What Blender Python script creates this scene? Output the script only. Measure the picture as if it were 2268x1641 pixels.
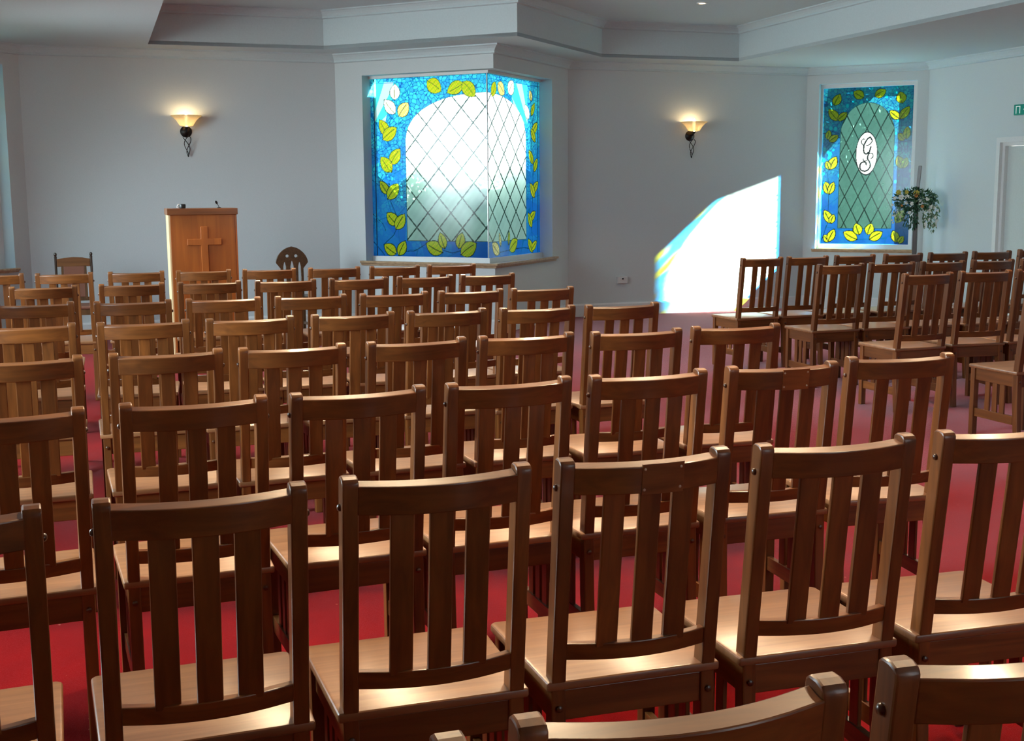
import bpy, bmesh, math, random
import numpy as np
from mathutils import Vector, Matrix
for o in list(bpy.data.objects): bpy.data.objects.remove(o, do_unlink=True)
S = bpy.context.scene
COL = S.collection
R = math.radians

# ------------------------------------------------------------------ camera
cam = bpy.data.cameras.new('camera'); cam_o = bpy.data.objects.new('camera', cam); COL.objects.link(cam_o)
cam.sensor_fit = 'HORIZONTAL'; cam.sensor_width = 36.0; cam.lens = 36.0*2696.5/2268.0
cam.clip_start = 0.05; cam.clip_end = 300
PITCH, ROLL = R(8.35), R(-0.40)
cam_o.matrix_world = Matrix.Translation((0, 0, 1.598)) @ Matrix.Rotation(R(90)-PITCH, 4, 'X') @ Matrix.Rotation(ROLL, 4, 'Z')
S.camera = cam_o

# ------------------------------------------------------------------ look, world, sun, large lights
S.view_settings.view_transform = 'Standard'; S.view_settings.look = 'None'
S.view_settings.gamma = 1.0; S.view_settings.use_curve_mapping = False
S.view_settings.exposure = 0.12
S.cycles.use_denoising = True
S.cycles.max_bounces = 8; S.cycles.diffuse_bounces = 5; S.cycles.glossy_bounces = 3
S.cycles.transmission_bounces = 4; S.cycles.transparent_max_bounces = 12
S.cycles.caustics_reflective = False; S.cycles.caustics_refractive = False
S.cycles.sample_clamp_indirect = 4.0

TH = R(18.7)
def DIR(off):
    a = TH + R(off); return Vector((math.cos(a), math.sin(a), 0))
def NRM(off):                                     # interior normal of a wall running along DIR(off)
    a = TH + R(off); return Vector((math.sin(a), -math.cos(a), 0))

SKY = 3.2
w = bpy.data.worlds.new('World'); S.world = w; w.use_nodes = True
nt = w.node_tree; nt.nodes.clear()
wo = nt.nodes.new('ShaderNodeOutputWorld'); bg = nt.nodes.new('ShaderNodeBackground')
tc = nt.nodes.new('ShaderNodeTexCoord'); sx = nt.nodes.new('ShaderNodeSeparateXYZ'); cr = nt.nodes.new('ShaderNodeValToRGB')
nt.links.new(tc.outputs['Generated'], sx.inputs[0]); nt.links.new(sx.outputs['Z'], cr.inputs[0])
cr.color_ramp.elements[0].position = 0.0; cr.color_ramp.elements[0].color = (0.93, 0.97, 1.0, 1)
cr.color_ramp.elements[1].position = 0.8; cr.color_ramp.elements[1].color = (0.55, 0.76, 1.0, 1)
nt.links.new(cr.outputs[0], bg.inputs[0]); bg.inputs[1].default_value = SKY
nt.links.new(bg.outputs[0], wo.inputs[0])

def sun_dir(phi=13.3, el=32.5):
    X, Y = DIR(0), DIR(90)
    d = (-math.cos(R(phi))*X + math.sin(R(phi))*Y)*math.cos(R(el)); d.z = -math.sin(R(el)); return d
sl = bpy.data.lights.new('sun', 'SUN'); sl.energy = 240.0; sl.angle = R(0.7); sl.color = (1.0, 0.95, 0.88)
so = bpy.data.objects.new('sun', sl); COL.objects.link(so)
so.rotation_euler = sun_dir().to_track_quat('-Z', 'Y').to_euler()

def area(name, loc, direction, sx_, sy_, power, color, spread=180):
    l = bpy.data.lights.new(name, 'AREA'); l.shape = 'RECTANGLE'; l.size = sx_; l.size_y = sy_
    l.energy = power; l.color = color; l.spread = R(spread)
    o = bpy.data.objects.new(name, l); COL.objects.link(o); o.location = loc
    o.rotation_euler = Vector(direction).to_track_quat('-Z', 'Z').to_euler(); return o

# room corners (plan)
A0 = Vector((-5.326, 13.539, 0)); A1 = Vector((-2.056, 14.647, 0)); AP = Vector((-.182, 13.722, 0))
C1 = Vector((.720, 15.551, 0)); D1 = Vector((3.972, 16.653, 0)); E1 = Vector((5.372, 15.962, 0))
Z0 = A0 - 1.56*DIR(45)
LSIDE = 14.4
F1 = E1 + 15.9*DIR(-90); L1 = Z0 + (15.9-(E1-Z0).dot(DIR(-90))*-1)*DIR(-90) if False else None
# project so that the rear wall is square to the side walls
def dd(P): return -P.dot(NRM(0))
DREAR = -2.6
F1 = E1 + (dd(E1)-DREAR)*DIR(-90)
L1 = Z0 + (dd(Z0)-DREAR)*DIR(-90)
HC, HU = 3.2, 3.62

# unseen openings and area lights added to brighten the room (wall_left, wall_right, wall_rear)
ADDED_WIN_LEFT = [(1.0, 2.6, .8, 2.95), (4.2, 5.8, .8, 2.95), (8.0, 9.6, .8, 2.95)]      # distance along wall_left from its far end
ADDED_WIN_RIGHT = []
ADDED_WIN_REAR = [(4.6, 6.2, .8, 2.95)]
DAY = (0.72, 0.92, 1.0)
P_LEFT, P_RIGHT, P_REAR = 120, 0, 0
for s0, s1, z0, z1 in ADDED_WIN_LEFT:
    p = Z0 + (s0+s1)/2*DIR(-90) - DIR(0)*.1; p.z = (z0+z1)/2
    area('added_daylight', p, DIR(0)+Vector((0, 0, -.5)), s1-s0, z1-z0, P_LEFT, DAY, 125)
for s0, s1, z0, z1 in ADDED_WIN_RIGHT:
    p = E1 + (s0+s1)/2*DIR(-90) + DIR(0)*.1; p.z = (z0+z1)/2
    area('added_daylight', p, -DIR(0)+Vector((0, 0, -.5)), s1-s0, z1-z0, P_RIGHT, DAY, 150)
for s0, s1, z0, z1 in ADDED_WIN_REAR:
    p = L1 + (s0+s1)/2*DIR(0) + DIR(-90)*.1; p.z = (z0+z1)/2
    area('added_daylight', p, DIR(90)+Vector((0, 0, -.25)), s1-s0, z1-z0, P_REAR, DAY, 150)

# ------------------------------------------------------------------ materials
def newmat(name):
    m = bpy.data.materials.new(name); m.use_nodes = True; n = m.node_tree.nodes
    return m, n, m.node_tree.links, n['Principled BSDF']
def flat(name, col, rough=.5, metal=0, emit=0, ecol=None, bump=0, scale=60):
    m, n, l, b = newmat(name)
    b.inputs['Base Color'].default_value = (*col, 1); b.inputs['Roughness'].default_value = rough
    b.inputs['Metallic'].default_value = metal
    if emit:
        b.inputs['Emission Color'].default_value = (*(ecol or col), 1); b.inputs['Emission Strength'].default_value = emit
    t = n.new('ShaderNodeTexCoord'); no = n.new('ShaderNodeTexNoise'); no.inputs['Scale'].default_value = scale
    l.new(t.outputs['Object'], no.inputs['Vector'])
    mx = n.new('ShaderNodeMixRGB'); mx.blend_type = 'MULTIPLY'; mx.inputs[0].default_value = .12
    mx.inputs[1].default_value = (*col, 1); l.new(no.outputs['Fac'], mx.inputs[2]); l.new(mx.outputs[0], b.inputs['Base Color'])
    if bump:
        bp = n.new('ShaderNodeBump'); bp.inputs['Strength'].default_value = bump; bp.inputs['Distance'].default_value = .004
        l.new(no.outputs['Fac'], bp.inputs['Height']); l.new(bp.outputs[0], b.inputs['Normal'])
    return m
def wood(name, dark, light, axis, rough=.36, coat=.25, vary=.35, gs=1.0):
    m, n, l, b = newmat(name)
    t = n.new('ShaderNodeTexCoord'); mp = n.new('ShaderNodeMapping'); oi = n.new('ShaderNodeObjectInfo')
    sc = [26*gs]*3; sc['xyz'.index(axis)] = 1.6*gs
    mp.inputs['Scale'].default_value = sc
    ad = n.new('ShaderNodeVectorMath'); ad.operation = 'ADD'
    mu = n.new('ShaderNodeVectorMath'); mu.operation = 'SCALE'; mu.inputs[0].default_value = (7.3, 3.1, 5.7)
    l.new(oi.outputs['Random'], mu.inputs['Scale']); l.new(t.outputs['Object'], ad.inputs[0]); l.new(mu.outputs[0], ad.inputs[1])
    l.new(ad.outputs[0], mp.inputs['Vector'])
    no = n.new('ShaderNodeTexNoise'); no.inputs['Scale'].default_value = 1.5; no.inputs['Detail'].default_value = 6; no.inputs['Distortion'].default_value = .6
    l.new(mp.outputs[0], no.inputs['Vector'])
    n2 = n.new('ShaderNodeTexNoise'); n2.inputs['Scale'].default_value = 2.2; l.new(ad.outputs[0], n2.inputs['Vector'])
    r = n.new('ShaderNodeValToRGB'); r.color_ramp.elements[0].position = .3; r.color_ramp.elements[0].color = (*dark, 1)
    r.color_ramp.elements[1].position = .72; r.color_ramp.elements[1].color = (*light, 1)
    l.new(no.outputs['Fac'], r.inputs[0])
    ma = n.new('ShaderNodeMath'); ma.operation = 'MULTIPLY_ADD'; ma.inputs[1].default_value = vary; ma.inputs[2].default_value = 1-vary*.5
    l.new(oi.outputs['Random'], ma.inputs[0])
    mb = n.new('ShaderNodeMath'); mb.operation = 'MULTIPLY_ADD'; mb.inputs[1].default_value = .5; mb.inputs[2].default_value = .75
    l.new(n2.outputs['Fac'], mb.inputs[0])
    mc = n.new('ShaderNodeMath'); mc.operation = 'MULTIPLY'; l.new(ma.outputs[0], mc.inputs[0]); l.new(mb.outputs[0], mc.inputs[1])
    vm = n.new('ShaderNodeVectorMath'); vm.operation = 'SCALE'; l.new(r.outputs[0], vm.inputs[0]); l.new(mc.outputs[0], vm.inputs['Scale'])
    l.new(vm.outputs[0], b.inputs['Base Color'])
    b.inputs['Roughness'].default_value = rough; b.inputs['Coat Weight'].default_value = coat; b.inputs['Coat Roughness'].default_value = .13
    bp = n.new('ShaderNodeBump'); bp.inputs['Strength'].default_value = .06; bp.inputs['Distance'].default_value = .002
    l.new(no.outputs['Fac'], bp.inputs['Height']); l.new(bp.outputs[0], b.inputs['Normal'])
    return m
WD, WL = (.115, .037, .008), (.225, .076, .016)
M = {}
M['wood_v'] = wood('stained_pine_upright_grain', WD, WL, 'z')
M['wood_h'] = wood('stained_pine_cross_grain', WD, WL, 'x')
M['wood_d'] = wood('stained_pine_deep_grain', WD, WL, 'y')
M['seat'] = wood('stained_pine_seat', (.20, .082, .029), (.32, .142, .055), 'x', rough=.40, coat=.8)  # same pine as the frame, lighter: overhead light put into its colour
M['seat'].node_tree.nodes['Principled BSDF'].inputs['Coat Roughness'].default_value = .27
M['patch'] = wood('patch_wood', (.16, .055, .012), (.30, .11, .028), 'x')
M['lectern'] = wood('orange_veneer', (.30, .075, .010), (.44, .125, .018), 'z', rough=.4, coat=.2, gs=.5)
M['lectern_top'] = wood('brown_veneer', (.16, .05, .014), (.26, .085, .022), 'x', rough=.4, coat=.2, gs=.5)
M['lectern_side_lit'] = wood('lit_side_veneer', (.62, .44, .22), (.75, .56, .31), 'z', rough=.5, coat=.1, gs=.5)  # light falling on the side panel, painted in as a pale tone
M['oak'] = wood('brown_oak', (.06, .028, .010), (.13, .06, .022), 'z')
M['oak_light'] = wood('honey_oak', (.13, .050, .015), (.20, .083, .026), 'x')
M['darkwood'] = wood('dark_stained_post', (.02, .012, .008), (.06, .035, .022), 'z')
M['leather'] = flat('brown_leather', (.19, .075, .045), .45, bump=.2, scale=90)
M['sillwood'] = wood('pale_pine', (.42, .27, .15), (.62, .44, .27), 'x', rough=.45, coat=.1)
M['wall'] = flat('matt_wall_paint', (.65, .70, .705), .75, bump=.12, scale=140)
M['ceil'] = flat('matt_ceiling_paint', (.61, .70, .72), .85)
M['trimw'] = flat('white_gloss_paint', (.78, .78, .77), .4)
M['white'] = flat('white_plastic', (.72, .70, .69), .4)
M['black'] = flat('black_plastic', (.012, .012, .013), .35)
M['iron'] = flat('dark_bronze_iron', (.018, .013, .010), .45, .6, bump=.2, scale=200)
M['steel'] = flat('brushed_steel', (.45, .47, .47), .3, .9)
M['screw'] = flat('pale_screw_head', (.55, .45, .33), .35, .7)
M['boltcap'] = wood('dark_wood_plug', (.05, .018, .006), (.10, .035, .012), 'y', rough=.3, coat=.5)
M['door'] = flat('pale_door_paint', (.62, .67, .65), .5)
M['green'] = flat('sign_green', (.0, .22, .16), .4, emit=.15)
M['signwhite'] = flat('sign_white', (.8, .9, .85), .4, emit=.25)
M['aqua'] = flat('notice_green', (.12, .55, .48), .5)
M['leaf'] = flat('leaf_green', (.035, .115, .055), .5)
M['leaf2'] = flat('leaf_pale_green', (.12, .22, .09), .5)
M['petal_w'] = flat('white_petal', (.88, .88, .80), .6)
M['petal_y'] = flat('yellow_petal', (.62, .52, .08), .6)
M['petal_o'] = flat('orange_petal', (.55, .22, .05), .6)
M['lawn'] = flat('pale_paving', (.10, .11, .105), .9, scale=3)
def shrub_mat(nm, c):
    m = flat(nm, c, .9, scale=1.5); n = m.node_tree.nodes; l = m.node_tree.links
    t = n.new('ShaderNodeBsdfTranslucent'); t.inputs[0].default_value = (*c, 1); x = n.new('ShaderNodeMixShader'); x.inputs[0].default_value = .5
    o = n['Material Output']; l.new(n['Principled BSDF'].outputs[0], x.inputs[1]); l.new(t.outputs[0], x.inputs[2]); l.new(x.outputs[0], o.inputs[0]); n['Principled BSDF'].inputs['Specular IOR Level'].default_value = 0
    return m
M['shrub'] = shrub_mat('grey_green_shrub', (.20, .30, .26)); M['shrub2'] = shrub_mat('pale_green_shrub', (.085, .165, .14))
M['roof'] = flat('grey_eave_board', (.25, .25, .26), .8)
def bulb_mat(nm, st):
    m, n, l, b = newmat(nm)
    b.inputs['Base Color'].default_value = (1, .9, .7, 1)
    b.inputs['Emission Color'].default_value = (1, .70, .36, 1); b.inputs['Emission Strength'].default_value = st
    return m
M['bulb'] = bulb_mat('lit_bulb', 60); M['lens'] = bulb_mat('lit_downlight_lens', 14)
def shade_mat():
    m = bpy.data.materials.new('frosted_cream_glass'); m.use_nodes = True; n = m.node_tree.nodes; l = m.node_tree.links; n.clear()
    o = n.new('ShaderNodeOutputMaterial'); d = n.new('ShaderNodeBsdfDiffuse'); t = n.new('ShaderNodeBsdfTranslucent'); x = n.new('ShaderNodeMixShader')
    no = n.new('ShaderNodeTexNoise'); no.inputs['Scale'].default_value = 12; rp = n.new('ShaderNodeValToRGB')
    rp.color_ramp.elements[0].color = (.80, .66, .42, 1); rp.color_ramp.elements[1].color = (.93, .84, .62, 1)
    l.new(no.outputs['Fac'], rp.inputs[0]); l.new(rp.outputs[0], d.inputs[0]); l.new(rp.outputs[0], t.inputs[0])
    x.inputs[0].default_value = .6
    l.new(d.outputs[0], x.inputs[1]); l.new(t.outputs[0], x.inputs[2])
    tp = n.new('ShaderNodeBsdfTransparent'); y = n.new('ShaderNodeMixShader'); y.inputs[0].default_value = .10; l.new(x.outputs[0], y.inputs[1]); l.new(tp.outputs[0], y.inputs[2]); l.new(y.outputs[0], o.inputs[0]); return m
M['shade'] = shade_mat()
def carpet_mat():
    m, n, l, b = newmat('red_flecked_carpet')
    t = n.new('ShaderNodeTexCoord'); no = n.new('ShaderNodeTexNoise'); no.inputs['Scale'].default_value = 2.0; no.inputs['Detail'].default_value = 4
    n3 = n.new('ShaderNodeTexNoise'); n3.inputs['Scale'].default_value = 420
    vo = n.new('ShaderNodeTexVoronoi'); vo.inputs['Scale'].default_value = 9.0; vo.inputs['Randomness'].default_value = .75
    for q in (no, n3, vo): l.new(t.outputs['Object'], q.inputs['Vector'])
    r = n.new('ShaderNodeValToRGB'); r.color_ramp.elements[0].position = .3; r.color_ramp.elements[0].color = (.145, .0005, .0007, 1)
    r.color_ramp.elements[1].position = .7; r.color_ramp.elements[1].color = (.185, .0008, .0011, 1); l.new(no.outputs['Fac'], r.inputs[0])
    st = n.new('ShaderNodeMath'); st.operation = 'LESS_THAN'; st.inputs[1].default_value = .045; l.new(vo.outputs['Distance'], st.inputs[0])
    mx = n.new('ShaderNodeMixRGB'); l.new(st.outputs[0], mx.inputs[0]); l.new(r.outputs[0], mx.inputs[1]); mx.inputs[2].default_value = (.28, .08, .05, 1)
    l.new(mx.outputs[0], b.inputs['Base Color']); b.inputs['Roughness'].default_value = .9; b.inputs['Specular IOR Level'].default_value = .05
    b.inputs['Sheen Weight'].default_value = .6; b.inputs['Sheen Roughness'].default_value = .22; b.inputs['Sheen Tint'].default_value = (1, .62, .66, 1)
    bp = n.new('ShaderNodeBump'); bp.inputs['Strength'].default_value = .4; bp.inputs['Distance'].default_value = .003
    l.new(n3.outputs['Fac'], bp.inputs['Height']); l.new(bp.outputs[0], b.inputs['Normal']); return m
M['carpet'] = carpet_mat()
def glass_mat():
    m = bpy.data.materials.new('stained_glass'); m.use_nodes = True; n = m.node_tree.nodes; l = m.node_tree.links; n.clear()
    o = n.new('ShaderNodeOutputMaterial'); t = n.new('ShaderNodeBsdfTranslucent'); tr = n.new('ShaderNodeBsdfTransparent')
    gl = n.new('ShaderNodeBsdfGlossy'); gl.inputs['Roughness'].default_value = .12
    at = n.new('ShaderNodeAttribute'); at.attribute_name = 'glass_colour'
    x = n.new('ShaderNodeMixShader'); l.new(at.outputs['Alpha'], x.inputs[0])
    sr = n.new('ShaderNodeSeparateColor'); l.new(at.outputs['Color'], sr.inputs[0])
    gt = n.new('ShaderNodeMath'); gt.operation = 'GREATER_THAN'; gt.inputs[1].default_value = .62; l.new(sr.outputs[0], gt.inputs[0])
    gm = n.new('ShaderNodeMath'); gm.operation = 'MULTIPLY'; gm.inputs[1].default_value = .62; l.new(gt.outputs[0], gm.inputs[0])
    rf_ = n.new('ShaderNodeBsdfRefraction'); rf_.inputs['Roughness'].default_value = .42; rf_.inputs['IOR'].default_value = 1.12; l.new(at.outputs['Color'], rf_.inputs[0])
    xr = n.new('ShaderNodeMixShader'); l.new(gm.outputs[0], xr.inputs[0]); l.new(tr.outputs[0], xr.inputs[1]); l.new(rf_.outputs[0], xr.inputs[2])
    l.new(at.outputs['Color'], t.inputs[0]); l.new(at.outputs['Color'], tr.inputs[0])
    l.new(t.outputs[0], x.inputs[1]); l.new(xr.outputs[0], x.inputs[2])
    y = n.new('ShaderNodeMixShader'); y.inputs[0].default_value = .03; l.new(x.outputs[0], y.inputs[1]); l.new(gl.outputs[0], y.inputs[2])
    l.new(y.outputs[0], o.inputs[0]); return m
M['glass'] = glass_mat()

# ------------------------------------------------------------------ mesh helpers
def link(name, me, mat=None, parent=None, loc=None, rotz=None):
    o = bpy.data.objects.new(name, me); COL.objects.link(o)
    if mat is not None: me.materials.append(mat)
    if parent is not None: o.parent = parent
    if loc is not None: o.location = loc
    if rotz is not None: o.rotation_euler = (0, 0, rotz)
    return o
def tag(o, label=None, cat=None, group=None, kind=None):
    if label: o['label'] = label
    if cat: o['category'] = cat
    if group: o['group'] = group
    if kind: o['kind'] = kind
    return o
def empty(name, loc=(0, 0, 0), rotz=0):
    o = bpy.data.objects.new(name, None); COL.objects.link(o); o.empty_display_size = .1
    o.location = loc; o.rotation_euler = (0, 0, rotz); return o
def mesh_of(bm, name='m', smooth=False, bevel=0, segs=2, angle=30):
    bmesh.ops.recalc_face_normals(bm, faces=bm.faces)
    if bevel:
        es = [e for e in bm.edges if len(e.link_faces) == 2 and e.calc_face_angle(0) > R(angle)]
        bmesh.ops.bevel(bm, geom=es, offset=bevel, segments=segs, profile=.5, affect='EDGES')
    me = bpy.data.meshes.new(name); bm.to_mesh(me); bm.free()
    if smooth or bevel:
        for p in me.polygons: p.use_smooth = True
        try: me.set_sharp_from_angle(angle=R(18 if bevel else 40))
        except Exception: pass
    return me
def box(bm, x0, x1, y0, y1, z0, z1):
    v = [bm.verts.new(c) for c in ((x0,y0,z0),(x1,y0,z0),(x1,y1,z0),(x0,y1,z0),(x0,y0,z1),(x1,y0,z1),(x1,y1,z1),(x0,y1,z1))]
    for f in ((0,3,2,1),(4,5,6,7),(0,1,5,4),(1,2,6,5),(2,3,7,6),(3,0,4,7)): bm.faces.new([v[i] for i in f])
    return v
def prism(bm, loop, vec):
    """closed loop of 3D points extruded by vec"""
    a = [bm.verts.new(p) for p in loop]; b = [bm.verts.new(Vector(p)+Vector(vec)) for p in loop]; n = len(loop)
    bm.faces.new(a); bm.faces.new(b[::-1])
    for i in range(n): bm.faces.new((a[i], a[(i+1) % n], b[(i+1) % n], b[i]))
def loft(bm, rings, closed=True, caps=True):
    vs = [[bm.verts.new(p) for p in r] for r in rings]; n = len(rings[0])
    for i in range(len(rings)-1):
        for j in range(n if closed else n-1):
            bm.faces.new((vs[i][j], vs[i][(j+1) % n], vs[i+1][(j+1) % n], vs[i+1][j]))
    if caps: bm.faces.new(vs[0][::-1]); bm.faces.new(vs[-1])
def tube(bm, pts, rad, n=8):
    pts = [Vector(p) for p in pts]; rings = []
    up = Vector((0, 0, 1)); 
    for i, p in enumerate(pts):
        t = (pts[min(i+1, len(pts)-1)]-pts[max(i-1, 0)]).normalized()
        a = t.cross(up if abs(t.z) < .95 else Vector((1, 0, 0))).normalized(); b = t.cross(a)
        r = rad[i] if isinstance(rad, (list, tuple)) else rad
        rings.append([p + r*(math.cos(2*math.pi*k/n)*a + math.sin(2*math.pi*k/n)*b) for k in range(n)])
    loft(bm, rings)
def lathe(bm, prof, c=(0, 0, 0), n=24, caps=True, axis='z'):
    rings = []
    for r, h in prof:
        ring = []
        for k in range(n):
            a = 2*math.pi*k/n; x, y = r*math.cos(a), r*math.sin(a)
            q = (x, y, h) if axis == 'z' else ((x, h, y) if axis == 'y' else (h, x, y))
            ring.append(Vector(c)+Vector(q))
        rings.append(ring)
    loft(bm, rings, caps=caps)
def poly_mesh(outer, holes, depth, name='m', bevel=0.0):
    """2D outline with holes (x,y) given thickness depth, lying in XY"""
    cu = bpy.data.curves.new(name, 'CURVE'); cu.dimensions = '2D'; cu.fill_mode = 'BOTH'; cu.extrude = depth/2
    if bevel: cu.bevel_depth = bevel; cu.bevel_resolution = 1
    for loop in [outer]+list(holes):
        sp = cu.splines.new('POLY'); sp.points.add(len(loop)-1); sp.use_cyclic_u = True
        for p, q in zip(sp.points, loop): p.co = (q[0], q[1], 0, 1)
    o = bpy.data.objects.new('tmp', cu); COL.objects.link(o)
    bpy.context.view_layer.update()
    me = bpy.data.meshes.new_from_object(o.evaluated_get(bpy.context.evaluated_depsgraph_get()))
    bpy.data.objects.remove(o, do_unlink=True); bpy.data.curves.remove(cu)
    me.materials.clear()
    return me

# ------------------------------------------------------------------ room shell
def struct(o, label=None): o['kind'] = 'structure'; (o.__setitem__('label', label) if label else None); return o
def wall(name, P, off, length, openings, mat, H=HC, thick=.30, e0=0, e1=0):
    """wall with its interior face through P along DIR(off); openings (s0,s1,z0,z1); e0/e1 lengthen the outer skin"""
    bm = bmesh.new()
    ss = sorted({-e0, length+e1, *[o_[0] for o_ in openings], *[o_[1] for o_ in openings]})
    d, nrm = DIR(off), NRM(off)
    for a, b in zip(ss, ss[1:]):
        zs = [(0, H+.02)]
        for s0, s1, z0, z1 in openings:
            if a >= s0-1e-6 and b <= s1+1e-6:
                zs = [(0, z0), (z1, H+.02)]
        for z0, z1 in zs:
            if z1-z0 < 1e-4: continue
            p = [P+a*d, P+b*d, P+b*d-thick*nrm, P+a*d-thick*nrm]
            prism(bm, [(q.x, q.y, z0) for q in p], (0, 0, z1-z0))
    return struct(link(name, mesh_of(bm, name), mat))
LB_, LC_ = 2.089, 2.04
GOFF1, GOFF2 = .17, .15
wall('wall_back_left', A0, 0, (A1-A0).length, [], M['wall'], e0=.1, e1=.1)
# bay: the window wraps round the projecting corner, so each face stops at the opening
def bay_wall():
    pts = [A1, AP, C1]
    # face B
    bm = bmesh.new()
    d, n = DIR(-45), NRM(-45)
    def seg(P, d, n, a, b, z0, z1, th=.30):
        p = [P+a*d, P+b*d, P+b*d-th*n, P+a*d-th*n]; prism(bm, [(q.x, q.y, z0) for q in p], (0, 0, z1-z0))
    seg(A1, d, n, 0, .374, 0, HC+.02)
    return bm, seg
ZS, ZT = .79, 2.945          # opening bottom and top
def corner_prism(bm, off, z0, z1, sB, sC, th=.30):
    """L-shaped run along both bay faces mitred at the projecting corner"""
    dB, nB, dC, nC = DIR(-45), NRM(-45), DIR(45), NRM(45)
    a = A1+sB*dB; b = AP; c = AP+sC*dC
    a2 = a-th*nB; c2 = c-th*nC; b2 = AP-th*nB-th*nC
    prism(bm, [(q.x, q.y, z0) for q in (a, b, b2, a2)], (0, 0, z1-z0))
    prism(bm, [(q.x, q.y, z0) for q in (b, c, c2, b2)], (0, 0, z1-z0))
SB0, SC1 = .374, 1.564
bm = bmesh.new()
dB, nB, dC, nC = DIR(-45), NRM(-45), DIR(45), NRM(45)
def seg(bm, P, d, n, a, b, z0, z1, th=.30):
    p = [P+a*d, P+b*d, P+b*d-th*n, P+a*d-th*n]; prism(bm, [(q.x, q.y, z0) for q in p], (0, 0, z1-z0))
seg(bm, A1, dB, nB, 0, SB0, 0, HC+.02)
a = A1+SB0*dB; a2 = a-.3*nB; b2 = AP-.3*nB-.3*nC
prism(bm, [(q.x, q.y, 0) for q in (a, AP, b2, a2)], (0, 0, ZS)); prism(bm, [(q.x, q.y, ZT) for q in (a, AP, b2, a2)], (0, 0, HC+.02-ZT))
struct(link('wall_bay_left', mesh_of(bm), M['wall']))
bm = bmesh.new()
seg(bm, AP, dC, nC, SC1, LC_, 0, HC+.02)
c = AP+SC1*dC; c2 = c-.3*nC
prism(bm, [(q.x, q.y, 0) for q in (AP, c, c2, b2)], (0, 0, ZS)); prism(bm, [(q.x, q.y, ZT) for q in (AP, c, c2, b2)], (0, 0, HC+.02-ZT))
struct(link('wall_bay_right', mesh_of(bm), M['wall']))
wall('wall_back_right', C1, 0, (D1-C1).length, [], M['wall'], e0=.1, e1=.1)
EO = (.165, 1.42, .80, 2.985)
wall('wall_corner_right', D1, -45, 1.56, [EO], M['wall'], e0=.1, e1=.1)
ZO = (.14, 1.345, .80, 2.985)      # along DIR(45) from Z0
wall('wall_corner_left', Z0, 45, 1.56, [ZO], M['wall'], e0=.1, e1=.1)
DO = (1.317, 3.35, 0, 2.194)
wall('wall_right', E1, -90, (F1-E1).length, [DO]+ADDED_WIN_RIGHT, M['wall'], e0=.1, e1=.3)
LW = (Z0-L1).length
wall('wall_left', L1, 90, LW, [(LW-s1, LW-s0, z0, z1) for s0, s1, z0, z1 in ADDED_WIN_LEFT], M['wall'], e0=.3, e1=.1)
RW = (L1-F1).length
wall('wall_rear', F1, 180, RW, [(RW-s1, RW-s0, z0, z1) for s0, s1, z0, z1 in ADDED_WIN_REAR], M['wall'], e0=.3, e1=.3)
ROOM = [L1, Z0, A0, A1, AP, C1, D1, E1, F1]
bm = bmesh.new()
bm.faces.new([bm.verts.new((p.x, p.y, 0)) for p in ROOM]); bmesh.ops.triangulate(bm, faces=bm.faces[:])
r_ = bmesh.ops.extrude_face_region(bm, geom=bm.faces[:])
for v in r_['geom']:
    if isinstance(v, bmesh.types.BMVert): v.co.z -= .05
struct(link('floor', mesh_of(bm), M['carpet']))
TRAY = [Vector((-3.902, 13.506, 0)), Vector((-2.097, 14.11, 0)), Vector((.078, 13.024, 0)), Vector((1.113, 15.099, 0)), Vector((2.877, 15.689, 0))]
TR_ = TRAY[4] + (dd(TRAY[4])+1.6)*DIR(-90); TL_ = TRAY[0] + (dd(TRAY[0])+1.6)*DIR(-90)
TRAYL = [TL_]+TRAY+[TR_]
me = poly_mesh([(p.x, p.y) for p in [L1+NRM(90)*-.2+NRM(180)*-.2, Z0+NRM(90)*-.2, A0+DIR(90)*.2, A1+DIR(90)*.2, AP-.25*nB-.25*nC, C1+DIR(90)*.2, D1+DIR(90)*.2, E1+DIR(0)*.2+DIR(90)*.1, F1+DIR(0)*.2+DIR(-90)*.2]],
               [[(p.x, p.y) for p in TRAYL]], .04)
o = link('ceiling', me, M['ceil'], loc=(0, 0, HC+.02)); struct(o)
# fascia of the raised tray and its upper ceiling
bm = bmesh.new(); n_ = len(TRAYL)
def offset_loop(pts, d, closed=True):
    out = []; n = len(pts)
    for i, p in enumerate(pts):
        if closed or 0 < i < n-1:
            t0 = (p-pts[i-1]).normalized(); t1 = (pts[(i+1) % n]-p).normalized()
        elif i == 0: t0 = t1 = (pts[1]-p).normalized()
        else: t0 = t1 = (p-pts[i-1]).normalized()
        n0 = Vector((t0.y, -t0.x, 0)); n1 = Vector((t1.y, -t1.x, 0))     # to the right = interior
        m = (n0+n1).normalized(); out.append(p + m*(d/max(.3, m.dot(n0))))
    return out
outl = offset_loop(TRAYL, -.06)
for i in range(n_):
    j = (i+1) % n_
    prism(bm, [(q.x, q.y, HC+.001) for q in (TRAYL[i], TRAYL[j], outl[j], outl[i])], (0, 0, HU-HC))
struct(link('trim_1', mesh_of(bm), M['ceil']), 'plain fascia around the raised ceiling tray')
me = poly_mesh([(p.x, p.y) for p in outl], [], .04)
struct(link('ceiling_raised', me, M['ceil'], loc=(0, 0, HU+.02)))
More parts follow.
